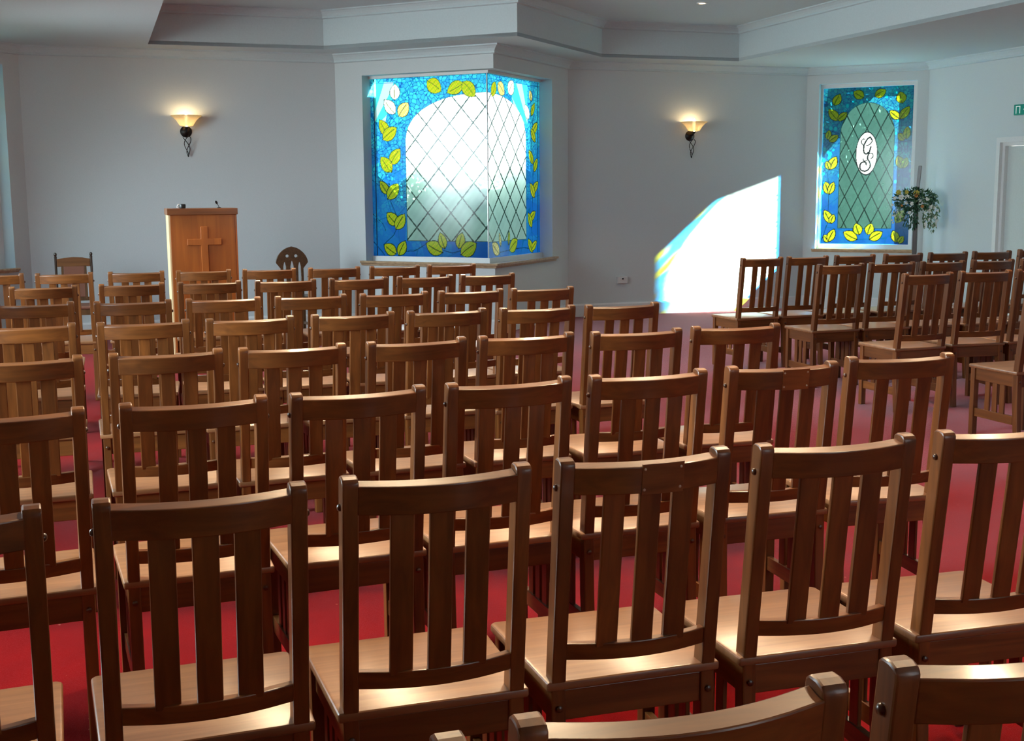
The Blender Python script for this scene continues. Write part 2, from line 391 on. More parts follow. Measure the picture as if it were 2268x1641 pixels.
def sweep(name, pts, prof, mat, closed=False, label=None, parent=None):
    """profile (distance into the room, z) run along a polyline whose interior is on the right"""
    bm = bmesh.new(); loops = [offset_loop(pts, q[0], closed) for q in prof]
    n = len(pts); vs = [[bm.verts.new((lp[i].x, lp[i].y, q[1])) for lp, q in zip(loops, prof)] for i in range(n)]
    k = len(prof)
    for i in range(n if closed else n-1):
        for j in range(k): bm.faces.new((vs[i][j], vs[i][(j+1) % k], vs[(i+1) % n][(j+1) % k], vs[(i+1) % n][j]))
    if not closed: bm.faces.new(vs[0]); bm.faces.new(vs[-1][::-1])
    o = link(name, mesh_of(bm, name), mat, parent)
    if parent is None: struct(o, label)
    return o
cove = lambda H, s: [(0, H), (0, H-s), (.012, H-s), (.012+.2*s, H-.93*s+.0), (.3*s, H-.72*s), (.5*s, H-.45*s), (.78*s, H-.22*s), (s, H-.14*s), (s, H)]
sweep('trim_2', [L1, Z0, A0, A1, AP, C1, D1, E1, F1], cove(HC, .10), M['ceil'], label='plaster cornice along the wall tops')
sweep('trim_3', TRAYL, cove(HU, .09), M['ceil'], True, 'plaster cornice inside the raised ceiling tray')
sk = [(0, 0), (.018, 0), (.018, .145), (.010, .165), (0, .165)]
sweep('baseboard_back', [L1, Z0, A0, A1, AP, C1, D1, E1, E1+DO[0]*DIR(-90)], sk, M['trimw'])
sweep('baseboard_right', [E1+DO[1]*DIR(-90), F1, L1], sk, M['trimw'])

# ------------------------------------------------------------------ stained glass
rng = np.random.default_rng(7)
def srgb(r, g, b): return np.array([r, g, b], float)
class Pane:
    def __init__(s, s0, s1, z0, z1, step=.006):
        s.nx, s.nz = int(round((s1-s0)/step)), int(round((z1-z0)/step))
        s.xs = np.linspace(s0, s1, s.nx+1); s.zs = np.linspace(z0, z1, s.nz+1)
        s.X, s.Z = np.meshgrid(s.xs, s.zs); s.C = np.zeros(s.X.shape+(4,)); s.C[..., 3] = .4
    def put(s, mask, col, alpha=None):
        s.C[mask, :3] = col
        if alpha is not None: s.C[mask, 3] = alpha
    def voronoi(s, size, seed):
        r = np.random.default_rng(seed); gx = np.floor(s.X/size).astype(int); gz = np.floor(s.Z/size).astype(int)
        T = r.random((64, 64, 3)); f1 = np.full(s.X.shape, 9.); f2 = f1.copy(); val = np.zeros(s.X.shape)
        for i in (-1, 0, 1):
            for j in (-1, 0, 1):
                q = T[(gx+i) % 64, (gz+j) % 64]
                d = np.hypot((gx+i+q[..., 0])*size-s.X, (gz+j+q[..., 1])*size-s.Z)
                nb = d < f1; f2 = np.where(nb, f1, np.minimum(f2, d)); val = np.where(nb, q[..., 2], val); f1 = np.minimum(f1, d)
        return f1, f2-f1, val
    def line(s, pts, w, col=(.01, .03, .05), alpha=1.0, only=None):
        alpha = 1.0
        pts = np.array(pts, float); m = np.zeros(s.X.shape, bool)
        for a, b in zip(pts[:-1], pts[1:]):
            x0, x1 = min(a[0], b[0])-w, max(a[0], b[0])+w; z0, z1 = min(a[1], b[1])-w, max(a[1], b[1])+w
            v = b-a; L = v@v+1e-12; t = np.clip(((s.X-a[0])*v[0]+(s.Z-a[1])*v[1])/L, 0, 1)
            m |= np.hypot(s.X-a[0]-t*v[0], s.Z-a[1]-t*v[1]) < w
        if only is not None: m &= only
        s.put(m, col, alpha)
    def leaf(s, tx, tz, bx, bz, wr, kind, seed, al=.5):
        v = np.array([tx-bx, tz-bz]); L = np.hypot(*v); v /= L
        t = ((s.X-bx)*v[0]+(s.Z-bz)*v[1])/L; u = (s.X-bx)*-v[1]+(s.Z-bz)*v[0]
        tt = np.clip(t, 0, 1); hw = wr*L*.62*np.power(np.clip(4*tt*(1-tt), 0, 1), .78)*(1.14-.28*tt)
        inside = (t > 0) & (t < 1) & (np.abs(u) < hw); m = (t > -.05) & (t < 1.05) & (np.abs(u) < hw+.009)
        s.put(m & ~inside, (.012, .04, .02), 1.0)
        r = np.random.default_rng(seed); g = r.uniform(-.07, .07)
        base = [(.25+g*.4, .33, .006), (.75, .72, .62), (.48, .40, .12)][kind]  # second tone: sunlit white of the upper-corner leaves painted in
        s.put(inside, base, al)
        n = np.sin(s.X*190+seed)*np.sin(s.Z*160+seed*2)+.6*np.sin(s.X*83-s.Z*120+seed)
        if kind == 0:
            s.put(inside & (n > .55), (.40, .31, .02), al); s.put(inside & (n < -.75), (.17, .26, .006), al)
        else: s.put(inside & (n > 1.0), (.8, .72, .35), al)
        s.put(inside & (np.abs(u-.12*hw) < .0045) & (t < .85), (.06, .09, .01), 1.0)
    def mesh(s, name, P, d, n, off):
        co = (np.array(P)[None, None, :] + s.X[..., None]*np.array(d)[None, None, :] - off*np.array(n)[None, None, :])
        co[..., 2] = s.Z; co = co.reshape(-1, 3)
        W_ = s.nx+1; i = (np.arange(s.nz)[:, None]*W_+np.arange(s.nx)[None, :]).ravel()
        F = np.stack([i, i+1, i+W_+1, i+W_], 1)
        me = bpy.data.meshes.new(name); me.vertices.add(len(co)); me.vertices.foreach_set('co', co.astype(np.float32).ravel())
        me.loops.add(F.size); me.loops.foreach_set('vertex_index', F.astype(np.int32).ravel())
        me.polygons.add(len(F)); me.polygons.foreach_set('loop_start', np.arange(0, F.size, 4, dtype=np.int32))
        me.update(calc_edges=True); me.validate()
        a = me.color_attributes.new('glass_colour', 'FLOAT_COLOR', 'POINT'); a.data.foreach_set('color', np.clip(s.C, 0, 1).astype(np.float32).ravel())
        return me
def blue_ground(p, zlo, zhi, seed, cyan=.5, cell=.05, al=.55):
    h = np.clip((p.Z-zlo)/(zhi-zlo), 0, 1)  # more cyan higher up: glass tone plus sky brightness painted in
    f1, edge, val = p.voronoi(cell, seed); _, _, v2 = p.voronoi(.21, seed+1)
    wv = .5+.25*np.sin(p.X*9+p.Z*5+seed)+.25*np.sin(p.X*23-p.Z*17+seed)
    deep = np.array([.006, .09, .36]); mid = np.array([.014, .17, .40]); cy = np.array([.03, .37, .41])
    k = np.clip(.15+.55*h+.35*(v2-.5)+.25*(wv-.5), 0, 1)[..., None]
    col = deep*(1-k)+mid*k
    pat = np.clip((h*1.5-.25+.7*(v2-.5)), 0, 1)*cyan*2
    c = (np.clip(pat*(.35+val), 0, 1)*(edge > .006))[..., None]
    col = col*(1-c)+cy*c
    ln = (edge < .004) & (pat > .35); col[ln] *= .55
    _, e3, _ = p.voronoi(.33, seed+5); col[e3 < .007] = (.0, .09, .25)
    p.C[..., :3] = col; p.C[..., 3] = al
CLEAR = (.84, .93, .89)
def lattice(p, mask, x0, z0, px, pz, w=.015):
    a = (p.X-x0)/px+(p.Z-z0)/pz; b = (p.X-x0)/px-(p.Z-z0)/pz
    k = math.hypot(1/px, 1/pz)
    for q in (a, b):
        m = (np.abs(q-np.round(q))/k < w/2) & mask
        p.put(m, (.02, .05, .042), 1.0)
def clear_tone(p, mask, seed):
    n = np.sin(p.X*31+seed)*np.sin(p.Z*27)+.5*np.sin(p.X*67-p.Z*53+seed); q = (1-.05*np.clip(n, -1, 1))[..., None]
    p.C[mask, :3] = (np.array(CLEAR)*q)[mask]; p.C[mask, 3] = .975
LB =[ (0.716,2.841,0.712,2.669,0.60,1),(0.571,2.667,0.708,2.512,0.50,1),(0.888,2.623,0.764,2.479,0.60,2),(0.499,2.440,0.612,2.262,0.45,0),(0.723,2.346,0.540,2.217,0.50,0),(0.764,2.103,0.637,1.928,0.50,0),(0.506,2.010,0.645,1.840,0.50,0),(0.489,1.729,0.594,1.584,0.45,0),(0.736,1.695,0.589,1.527,0.50,0),(0.575,1.358,0.715,1.221,0.55,0),(0.812,1.342,0.695,1.172,0.50,0),(0.527,0.984,0.684,0.880,0.55,0),(0.815,1.028,0.725,0.865,0.50,0),(1.329,2.741,1.151,2.861,0.60,0),(1.415,2.722,1.616,2.817,0.50,0),(1.764,2.667,1.616,2.828,0.55,0),(1.105,1.007,1.315,0.906,0.55,0),(1.292,1.129,1.348,0.954,0.45,0),(1.583,1.131,1.535,0.957,0.50,0),(1.761,1.015,1.567,0.886,0.55,0) ]
LC =[ (0.290,2.668,0.378,2.827,0.50,0),(0.603,2.712,0.447,2.821,0.60,2),(0.839,2.869,0.721,2.728,0.70,1),(1.287,2.798,1.336,2.680,0.50,2),(1.163,2.621,1.252,2.464,0.50,1),(1.421,2.652,1.322,2.508,0.35,0),(1.498,2.426,1.351,2.297,0.40,0),(1.321,2.345,1.437,2.201,0.40,0),(1.260,2.089,1.375,1.936,0.40,0),(1.494,1.996,1.394,1.845,0.40,0),(1.512,1.713,1.360,1.596,0.40,0),(1.294,1.695,1.410,1.529,0.40,0),(1.428,1.353,1.270,1.256,0.40,0),(1.232,1.340,1.328,1.171,0.40,0),(0.450,1.125,0.483,0.973,0.25,2),(0.273,1.013,0.439,0.887,0.50,2),(0.702,1.133,0.689,0.980,0.25,0),(0.922,1.028,0.717,0.914,0.50,0),(1.228,1.024,1.352,0.868,0.40,0),(1.465,0.990,1.317,0.895,0.40,0) ]
LE =[ (0.409,2.853,0.335,2.717,0.55,0),(0.590,2.880,0.716,2.801,0.60,0),(0.998,2.885,0.865,2.812,0.55,0),(1.183,2.855,1.213,2.710,0.65,0),(0.267,2.659,0.394,2.516,0.45,0),(0.504,2.613,0.394,2.513,0.45,0),(1.061,2.614,1.188,2.511,0.45,0),(1.307,2.660,1.196,2.513,0.42,0),(0.279,2.384,0.262,2.267,0.50,0),(0.397,2.313,0.284,2.240,0.50,0),(1.178,2.313,1.260,2.237,0.60,0),(1.292,2.403,1.281,2.250,0.45,0),(0.383,2.032,0.295,1.868,0.50,0),(0.256,1.974,0.295,1.868,0.50,0),(1.181,2.027,1.250,1.872,0.50,0),(1.299,2.003,1.254,1.872,0.50,0),(0.247,1.699,0.305,1.540,0.50,0),(0.360,1.695,0.305,1.540,0.40,0),(0.246,1.318,0.349,1.149,0.42,0),(0.375,1.261,0.335,1.146,0.50,0),(1.297,1.324,1.188,1.159,0.45,0),(0.247,0.981,0.330,0.899,0.60,0),(0.387,1.061,0.312,0.905,0.45,0),(0.515,1.026,0.690,0.932,0.50,0),(0.669,1.142,0.722,0.998,0.60,0),(0.876,1.143,0.830,0.999,0.60,0),(1.018,1.030,0.860,0.934,0.50,0),(1.158,1.049,1.215,0.903,0.50,0),(1.291,0.977,1.237,0.889,0.55,0) ]
GS = [[(0.749, 2.256), (0.73, 2.259), (0.707, 2.238), (0.71, 2.206), (0.728, 2.182), (0.748, 2.169)], [(0.844, 2.246), (0.823, 2.282), (0.792, 2.267), (0.766, 2.228), (0.744, 2.185), (0.738, 2.126), (0.747, 2.082), (0.768, 2.062), (0.787, 2.065), (0.798, 2.085)], [(0.844, 2.246), (0.848, 2.226), (0.826, 2.195), (0.795, 2.176), (0.772, 2.173)], [(0.833, 2.155), (0.814, 2.081), (0.793, 2.022), (0.796, 1.994), (0.818, 1.966), (0.835, 1.93), (0.829, 1.886), (0.803, 1.851), (0.764, 1.835), (0.72, 1.848), (0.697, 1.88), (0.698, 1.92), (0.716, 1.951), (0.748, 1.961), (0.776, 1.95), (0.781, 1.918)], [(0.736, 2.003), (0.739, 1.979), (0.763, 1.968), (0.786, 1.978)], [(0.803, 2.057), (0.83, 2.072), (0.854, 2.068), (0.868, 2.044), (0.864, 2.016), (0.837, 2.003)]]
GZ0, GZ1 = .85, 2.915
CORN = LB_-GOFF1
def sunlit_corner(p, x0, x1, z0, z1, sx_):  # sun on the upper corner painted into the glass colour as pale bands
    m = (p.X > x0) & (p.X < x1) & (p.Z > z0) & (p.Z < z1) & (((p.X-x0)/(x1-x0) if sx_ > 0 else (x1-p.X)/(x1-x0)) < .55+.45*(p.Z-z0)/(z1-z0))
    p.put(m, (.04, .42, .40), .6)
    q = np.arctan2(p.Z-(z0-.15), (p.X-x0+.1) if sx_ > 0 else (x1+.1-p.X))
    p.put(m & (np.sin(q*13) > .25), (.28, .42, .39), .65)
# left face of the wrapped window
pB = Pane(SB0+.0, CORN, GZ0, GZ1); blue_ground(pB, GZ0, GZ1, 3)
sunlit_corner(pB, .43, .70, 2.42, 2.87, 1)
arch = lambda p, x0, xr, zs, zt, zb, sgn, e: (p.Z > zb) & ((sgn*(p.X-x0) < 0) if False else True) & (p.Z < zs + (zt-zs)*np.power(np.clip(1-np.power(np.clip(np.abs(p.X-xr)/abs(xr-x0), 0, 1), e), 0, 1), 1/e))
mB = (pB.X > .842) & arch(pB, .842, CORN+.02, 2.14, 2.71, 1.032, 1, 2.4)
clear_tone(pB, mB, 1); lattice(pB, mB, 1.894, 2.206, .305, .338)
er = lambda m: m & ~(np.roll(m, 1, 0) & np.roll(m, -1, 0) & np.roll(m, 1, 1) & np.roll(m, -1, 1))
pB.put(er(mB) & (pB.X < CORN-.01), (.03, .10, .10), 1.0)
pB.line([(.425, GZ0), (.425, GZ1)], .004); pB.line([(SB0, 2.86), (CORN, 2.86)], .003, (.0, .10, .25)); pB.line([(CORN-.004, 1.03), (CORN-.004, GZ1)], .006, (.05, .12, .2), 0)
vineB = [(.66, 2.5), (.60, 2.25), (.66, 2.05), (.63, 1.85), (.60, 1.55), (.74, 1.25), (.66, 1.1), (.52, .99), (.70, .9), (.95, .92), (1.1, 1.0), (1.33, .93), (1.45, .9), (1.56, .93)]
pB.line(vineB, .0035, (.0, .07, .2), .1, ~mB)
for i, (z_, x_) in enumerate([(2.45, .374), (2.05, .374), (1.75, .374), (1.35, .374), (1.02, .374)]): pB.line([(x_, z_), (x_+.14, z_-.06-.02*i), (.55, z_-.2)], .003, (.0, .07, .2), .1, ~mB)
for i, q in enumerate(LB): pB.leaf(*q[:4], q[4], q[5], 10+i)
# right face
pC = Pane(GOFF1, SC1, GZ0, GZ1); blue_ground(pC, GZ0, GZ1, 11)
sunlit_corner(pC, .72, 1.22, 2.40, 2.86, -1)
mC = (pC.X < 1.178) & arch(pC, 1.178, GOFF1-.02, 2.18, 2.71, 1.03, -1, 2.4)
clear_tone(pC, mC, 4); lattice(pC, mC, .128, 2.204, .305, .335, .017)
pC.put(er(mC) & (pC.X > GOFF1+.01), (.03, .10, .10), 1.0)
pC.line([(1.50, GZ0), (1.50, GZ1)], .005); pC.line([(GOFF1, 2.86), (SC1, 2.86)], .003, (.0, .10, .25))
pC.line([(1.38, 2.5), (1.32, 2.2), (1.38, 1.9), (1.36, 1.55), (1.32, 1.2), (1.36, .9), (1.1, .93), (.72, .92), (.45, .9)], .004, (.0, .07, .2), .1, ~mC)
for i, q in enumerate(LC): pC.leaf(*q[:4], q[4], q[5], 40+i)
# monogram window
GE0, GE1 = EO[0]+.03, EO[1]-.06
def monogram(s0, s1, leaves, gs, seed):
    p = Pane(s0, s1, GZ0+.02, 2.935); blue_ground(p, GZ0, 2.935, seed, .32, .045, .95)
    r = np.random.default_rng(seed)
    for _ in range(150):                               # round cyan blobs in the upper border
        x, z = r.uniform(s0, s1), r.uniform(1.55, 2.92); ra = r.uniform(.010, .024)
        d = np.hypot((p.X-x), (p.Z-z)*.8); p.put(d < ra, (.0, .27, .36), .85); p.put((d > ra) & (d < ra+.004), (.0, .09, .24), .85)
    m = (p.X > .428) & (p.X < 1.133) & (p.Z > 1.077) & (p.Z < 2.32+.415*np.sqrt(np.clip(1-((p.X-.78)/.353)**2, 0, 1)))
    clear_tone(p, m, 9); p.C[m, :3] *= np.array([.76, .97, .93]); p.C[m, 3] = 1.0
    lattice(p, m, .776, 2.394, .178, .355, .011)
    p.put(er(m), (.03, .16, .18), 1.0)
    p.line([(s0, 2.35), (.43, 2.28)], .004); p.line([(s0+.02, .9), (s0+.1, 1.15), (.30, 1.45), (.29, 1.75)], .0035, (.0, .1, .3), .1, ~m)
    p.line([(s1-.02, .9), (1.25, 1.2), (1.26, 1.5), (1.25, 1.8)], .0035, (.0, .1, .3), .1, ~m)
    if gs:
        q = np.hypot((p.X-.78)/.134, (p.Z-2.07)/.272)
        p.put(q < 1.06, (.01, .05, .06), 1.0); p.put(q < 1, (.96, .96, .95), .95)
        for k, st in enumerate(gs): p.line(st, .0085 if k in (1, 3) else .0055, (.003, .025, .03), .0)
    for i, q in enumerate(leaves): p.leaf(*q[:4], q[4], q[5], 70+i, .92)
    return p
pE = monogram(GE0, GE1, LE, GS, 21)
SF = lambda q: 1.585-q
pZ = monogram(ZO[0]+.06, ZO[1]-.10, [(1.56-a, b, 1.56-c, d, e, f) for a, b, c, d, e, f in LE], None, 31)

win = empty('window_1', (AP.x, AP.y, ZS)); struct(win, 'large stained glass window wrapped round the projecting wall corner')
def wchild(name, me, mat, parent):
    o = link(name, me, mat, parent); o.matrix_parent_inverse = Matrix.Translation(-Vector(parent.location)); return o
wchild('glass_pane', pB.mesh('pane', A1, dB, nB, GOFF1), M['glass'], win)
wchild('glass_pane', pC.mesh('pane', AP, dC, nC, GOFF1), M['glass'], win)
bm = bmesh.new()                                        # frame: bottom and top rails, jamb beads, corner bead
for (z0, z1) in ((ZS, GZ0+.002), (GZ1-.002, ZT)):
    f0, f1 = -(GOFF1-.03), -(GOFF1+.04)
    def cp(o_): return AP + o_*nB + o_*nC
    a = A1+SB0*dB; c = AP+SC1*dC
    prism(bm, [(q.x, q.y, z0) for q in (a+f0*nB, cp(f0), cp(f1), a+f1*nB)], (0, 0, z1-z0))
    prism(bm, [(q.x, q.y, z0) for q in (cp(f0), c+f0*nC, c+f1*nC, cp(f1))], (0, 0, z1-z0))
wchild('window_frame', mesh_of(bm), M['trimw'], win)
bm = bmesh.new(); cpt = AP-GOFF1*nB-GOFF1*nC
lathe(bm, [(.008, GZ0), (.008, GZ1)], (cpt.x, cpt.y, 0), 8)
wchild('corner_bead', mesh_of(bm), M['steel'], win)
def sill_run(name, pts, parent):
    o = sweep(name, pts, [(-GOFF1, ZS-.0), (.055, ZS-.0), (.06, ZS-.008), (.055, ZS-.028), (.03, ZS-.030), (.022, ZS-.05), (.0005, ZS-.05), (.0005, ZS-.001), (-GOFF1, ZS-.001)][:0] or [(.0005, ZS+.012), (.055, ZS+.012), (.060, ZS+.004), (.055, ZS-.014), (.034, ZS-.018), (.024, ZS-.042), (.0005, ZS-.042)], M['sillwood'], parent=parent)
    o.matrix_parent_inverse = Matrix.Translation(-Vector(parent.location)); return o
sill_run('window_sill', [A1+(SB0-.05)*dB, AP, AP+(SC1+.06)*dC], win)

def flat_window(name, P, off, O, pane, label, goff=GOFF2):
    d, n = DIR(off), NRM(off)
    wn = empty(name, (P.x, P.y, O[2])); struct(wn, label)
    wchild('glass_pane', pane.mesh('pane', P, d, n, goff), M['glass'], wn)
    bm = bmesh.new(); g0, g1 = float(pane.xs[0]), float(pane.xs[-1]); z0, z1 = float(pane.zs[0]), float(pane.zs[-1])
    for a, b, za, zb in ((O[0], g0, O[2], O[3]), (g1, O[1], O[2], O[3]), (g0, g1, O[2], z0), (g0, g1, z1, O[3])):
        if b-a < 1e-4 or zb-za < 1e-4: continue
        p = [P+a*d-(goff-.03)*n, P+b*d-(goff-.03)*n, P+b*d-(goff+.04)*n, P+a*d-(goff+.04)*n]
        prism(bm, [(q.x, q.y, za) for q in p], (0, 0, zb-za))
    wchild('window_frame', mesh_of(bm), M['trimw'], wn)
    o = sweep('window_sill', [P+(O[0]-.04)*d, P+(O[1]+.02)*d], [(.0005, O[2]+.012), (.05, O[2]+.012), (.055, O[2]+.004), (.05, O[2]-.014), (.03, O[2]-.018), (.02, O[2]-.035), (.0005, O[2]-.035)], M['sillwood'], parent=wn)
    o.matrix_parent_inverse = Matrix.Translation(-Vector(wn.location))
    return wn
flat_window('window_2', D1, -45, EO, pE, 'blue stained glass window with an oval monogram medallion')
flat_window('window_3', Z0, 45, ZO, pZ, 'stained glass window seen edge-on at the far left', .19)

# ------------------------------------------------------------------ outside: lawn, shrubs, eave
bm = bmesh.new(); box(bm, -60, 60, -40, 90, -.5, -.3); struct(link('ground_outside', mesh_of(bm), M['lawn']))
rnd = random.Random(5)
def blobs(name, items, label, mat='shrub'):
    bm = bmesh.new()
    for x, y, r, h in items:
        mt = Matrix.Translation((x, y, h*.5-.3)) @ Matrix.Diagonal((r, r*.8, h*.5+.2, 1))
        g = bmesh.ops.create_icosphere(bm, subdivisions=3, radius=1, matrix=mt)
        for v in g['verts']:
            k = 1+.10*math.sin(v.co.x*5+v.co.z*4)+.08*math.sin(v.co.y*7-v.co.z*9+x)
            v.co.x = x+(v.co.x-x)*k; v.co.z *= (.92+.12*math.sin(v.co.x*3.1+v.co.y*2))
    rq = random.Random(3)
    for x, y, r, h in items:
        for _ in range(700):
            a, e = rq.uniform(0, 6.283), math.asin(rq.uniform(-.2, 1)); k = 1+abs(rq.gauss(0, .16))
            c = Vector((x+r*k*math.cos(a)*math.cos(e), y+r*.8*k*math.sin(a)*math.cos(e), h*.5-.3+(h*.5+.2)*k*math.sin(e)))
            u = Vector((rq.gauss(0, 1), rq.gauss(0, 1), rq.gauss(0, 1))).normalized()*rq.uniform(.015, .045); v = u.orthogonal().normalized()*rq.uniform(.012, .035)
            bm.faces.new([bm.verts.new(q) for q in (c-u, c+v, c+u, c-v)])
    return tag(link(name, mesh_of(bm), M[mat]), label, 'shrubs', kind='stuff')
blobs('shrubbery', [(-4.6+i*.9+rnd.uniform(-.3, .3), 24+rnd.uniform(-1, 1), 1.2, 1.6+.12*i+rnd.uniform(-.2, .3)) for i in range(4)]
      + [(-1.0+i*.75, 25+rnd.uniform(-.8, .8), 1.1, 2.35+rnd.uniform(-.2, .2)) for i in range(3)]
      + [(-2.9, 25.5, 1.2, 2.1), (-1.9, 25.2, 1.1, 2.2)]
      + [(-9-i*1.1, 13+i*1.3, 1.3, 2.2) for i in range(4)], 'soft grey-green shrubs outside behind the large wrapped stained glass window')
blobs('shrubbery', [(4.6+i*1.1, 24.2+rnd.uniform(-.6, .6), 1.3, 6.6+rnd.uniform(-.4, .8)) for i in range(3)]+[(5+i*1.2, 27+rnd.uniform(-1, 1), 1.4, 5.6+rnd.uniform(-.4, .8)) for i in range(5)]  # first three: tall row added out of view to shade the other shrubs
      + [(8.2, 25, 1.8, 6.4), (7.0, 25.5, 1.6, 6.2), (9.8, 26, 1.9, 6.4)], 'tall pale green shrubs behind the monogram window, plus an unseen row added for shade', 'shrub2')
# roof eave outside window_2; its edge cuts the sunbeam
bm = bmesh.new(); X, Y = DIR(0), DIR(90)
def loc_(x, y, z): q = D1+x*X+y*Y; return (q.x, q.y, z)
prism(bm, [loc_(*q) for q in ((.20, -.975, 3.3), (3.2, -.255, 3.3), (3.2, 1.2, 3.3), (.20, 1.2, 3.3))], (0, 0, .08))
struct(link('roof_eave', mesh_of(bm), M['roof']), 'eave board outside the monogram window')
bm = bmesh.new(); prism(bm, [(p.x, p.y, HU+.06) for p in offset_loop([L1, Z0, A0, A1, AP, C1, D1, E1, F1], -.3)], (0, 0, .1))
struct(link('roof_slab', mesh_of(bm), M['roof']))

# ------------------------------------------------------------------ chairs
HW, PT, PD = .21, .036, .046           # half width over the posts, post width, post depth
def post_prof():
    back = [(-.022, 0), (-.006, .25), (0, .44), (-.0135, .56), (-.038, .76), (-.0575, .92), (-.066, .985)]
    front = [(y+PD*(.8 if z < .2 else 1), z) for y, z in back]
    return back + [(-.066, .997), (-.060, 1.004), (-.048, 1.008), (-.032, 1.008), (-.022, 1.002)] + front[::-1]
def chair_meshes():
    G = {}
    for s, nm in ((-1, 'pl'), (1, 'pr')):
        bm = bmesh.new(); x0 = -HW if s < 0 else HW-PT
        prism(bm, [(x0, y, z) for y, z in post_prof()], (PT, 0, 0)); G[nm] = mesh_of(bm, 'rear_post', bevel=.004, angle=40)
    # seat: wider at the front, rounded edges
    bm = bmesh.new(); yb, yf, wb, wf = -.004, .432, .222, .2345
    loop = [(-wb, yb, .443), (wb, yb, .443), (wf, yf-.012, .443), (wf-.012, yf, .443), (-wf+.012, yf, .443), (-wf, yf-.012, .443)]
    prism(bm, loop, (0, 0, .024)); G['seat'] = mesh_of(bm, 'seat', bevel=.007, segs=3)
    def bowed(z0, z1, th, bow, y_at, name, tilt=0.0):
        bm = bmesh.new(); rings = []
        for i in range(13):
            x = -HW+PT-.004 + (2*(HW-PT)+.008)*i/12; q = 1-(x/(HW-PT))**2
            r = []
            for (dy, z) in ((0, z0), (th, z0), (th, z1), (0, z1)): r.append((x, y_at(z)-bow*max(q, 0)+dy, z+dy*tilt))
            rings.append(r)
        loft(bm, rings); return mesh_of(bm, name, bevel=.003, angle=50)
    yback = lambda z: -.122*(z-.44)+.001
    G['crest'] = bowed(.924, .988, .036, .036, yback, 'crest_rail', .20)
    G['lower'] = bowed(.518, .560, .024, .034, lambda z: yback(z)+.004, 'lower_back_rail')
    for k in (-1, 0, 1):
        bm = bmesh.new(); xc = k*.084; q = 1-(xc/(HW-PT))**2; hw_ = .0265
        rings = []
        for z in (.55, .93):
            y = yback(z)-.0355*q+.008; tw = .06*k
            rings.append([(xc-hw_, y+tw*.026, z), (xc+hw_, y-tw*.026, z), (xc+hw_, y-tw*.026+.013, z), (xc-hw_, y+tw*.026+.013, z)])
        loft(bm, rings); G['slat%d' % k] = mesh_of(bm, 'back_slat', bevel=.003)
    for s, nm in ((-1, 'fl'), (1, 'fr')):
        bm = bmesh.new(); xc = s*.205
        box(bm, xc-.019, xc+.019, .375, .413, 0, .443); G[nm] = mesh_of(bm, 'front_leg', bevel=.003)
        bm = bmesh.new()
        a, b = (s*.196, .035), (s*.203, .38)
        p = [(a[0]-.010, a[1], .366), (a[0]+.010, a[1], .366), (b[0]+.010, b[1], .366), (b[0]-.010, b[1], .366)]
        prism(bm, p, (0, 0, .077)); G['side_apron%d' % s] = mesh_of(bm, 'side_apron', bevel=.002)
        bm = bmesh.new(); p = [(x, y, .125) for x, y, _ in p]; prism(bm, p, (0, 0, .055)); G['stretch%d' % s] = mesh_of(bm, 'side_stretcher', bevel=.002)
        for k in (-1, 0, 1):
            bm = bmesh.new(); yc = .205+k*.066; xx = s*(.196+.007*(yc-.035)/.345)
            box(bm, xx-.006, xx+.006, yc-.021, yc+.021, .178, .368); G['sslat%d%d' % (s, k)] = mesh_of(bm, 'side_slat', bevel=.002)
    bm = bmesh.new(); box(bm, -HW+PT-.004, HW-PT+.004, .006, .028, .366, .443); G['rear_apron'] = mesh_of(bm, 'rear_apron', bevel=.003)
    bm = bmesh.new(); box(bm, -.190, .190, .385, .405, .366, .443); G['front_apron'] = mesh_of(bm, 'front_apron', bevel=.003)
    for s in (-1, 1):
        bm = bmesh.new(); y = yback(.94)+.024
        lathe(bm, [(.0085, 0), (.0085, .003), (.006, .0065), (.002, .008)], (0, 0, 0), 12, axis='x')
        for v in bm.verts: v.co = Vector((s*(HW+v.co.x-.0005), y+v.co.y, .94+v.co.z))
        G['cap%d' % s] = mesh_of(bm, 'bolt_cap', smooth=True)
        bm = bmesh.new()
        lathe(bm, [(.008, 0), (.008, .003), (.005, .005)], (0, 0, 0), 10, axis='y')
        for v in bm.verts: v.co = Vector((s*(HW-PT/2)+v.co.x, -.004-v.co.y, .40+v.co.z))
        G['plug%d' % s] = mesh_of(bm, 'bolt_cap', smooth=True)
    # repair patch let into the crest rail, with four screws
    bm = bmesh.new(); rings = []
    for i in range(7):
        x = -.028+.105*i/6; q = 1-(x/(HW-PT))**2
        rings.append([(x, yback(z)-.036*q-e, z) for z, e in ((.922, -.004), (.922, .0022), (.994, .0022), (.994, -.004))])
    loft(bm, rings); G['patch'] = mesh_of(bm, 'repair_patch', bevel=.001)
    for k, (x, z) in enumerate(((-.022, .934), (-.022, .982), (.068, .934), (.068, .982))):
        bm = bmesh.new(); q = 1-(x/(HW-PT))**2
        lathe(bm, [(.0035, 0), (.0035, .0012), (.002, .002)], (0, 0, 0), 10, axis='y')
        for v in bm.verts: v.co = Vector((x+v.co.x, yback(z)-.036*q-.0018-v.co.y, z+v.co.z))
        G['screw%d' % k] = mesh_of(bm, 'screw')
    return G
G = chair_meshes()
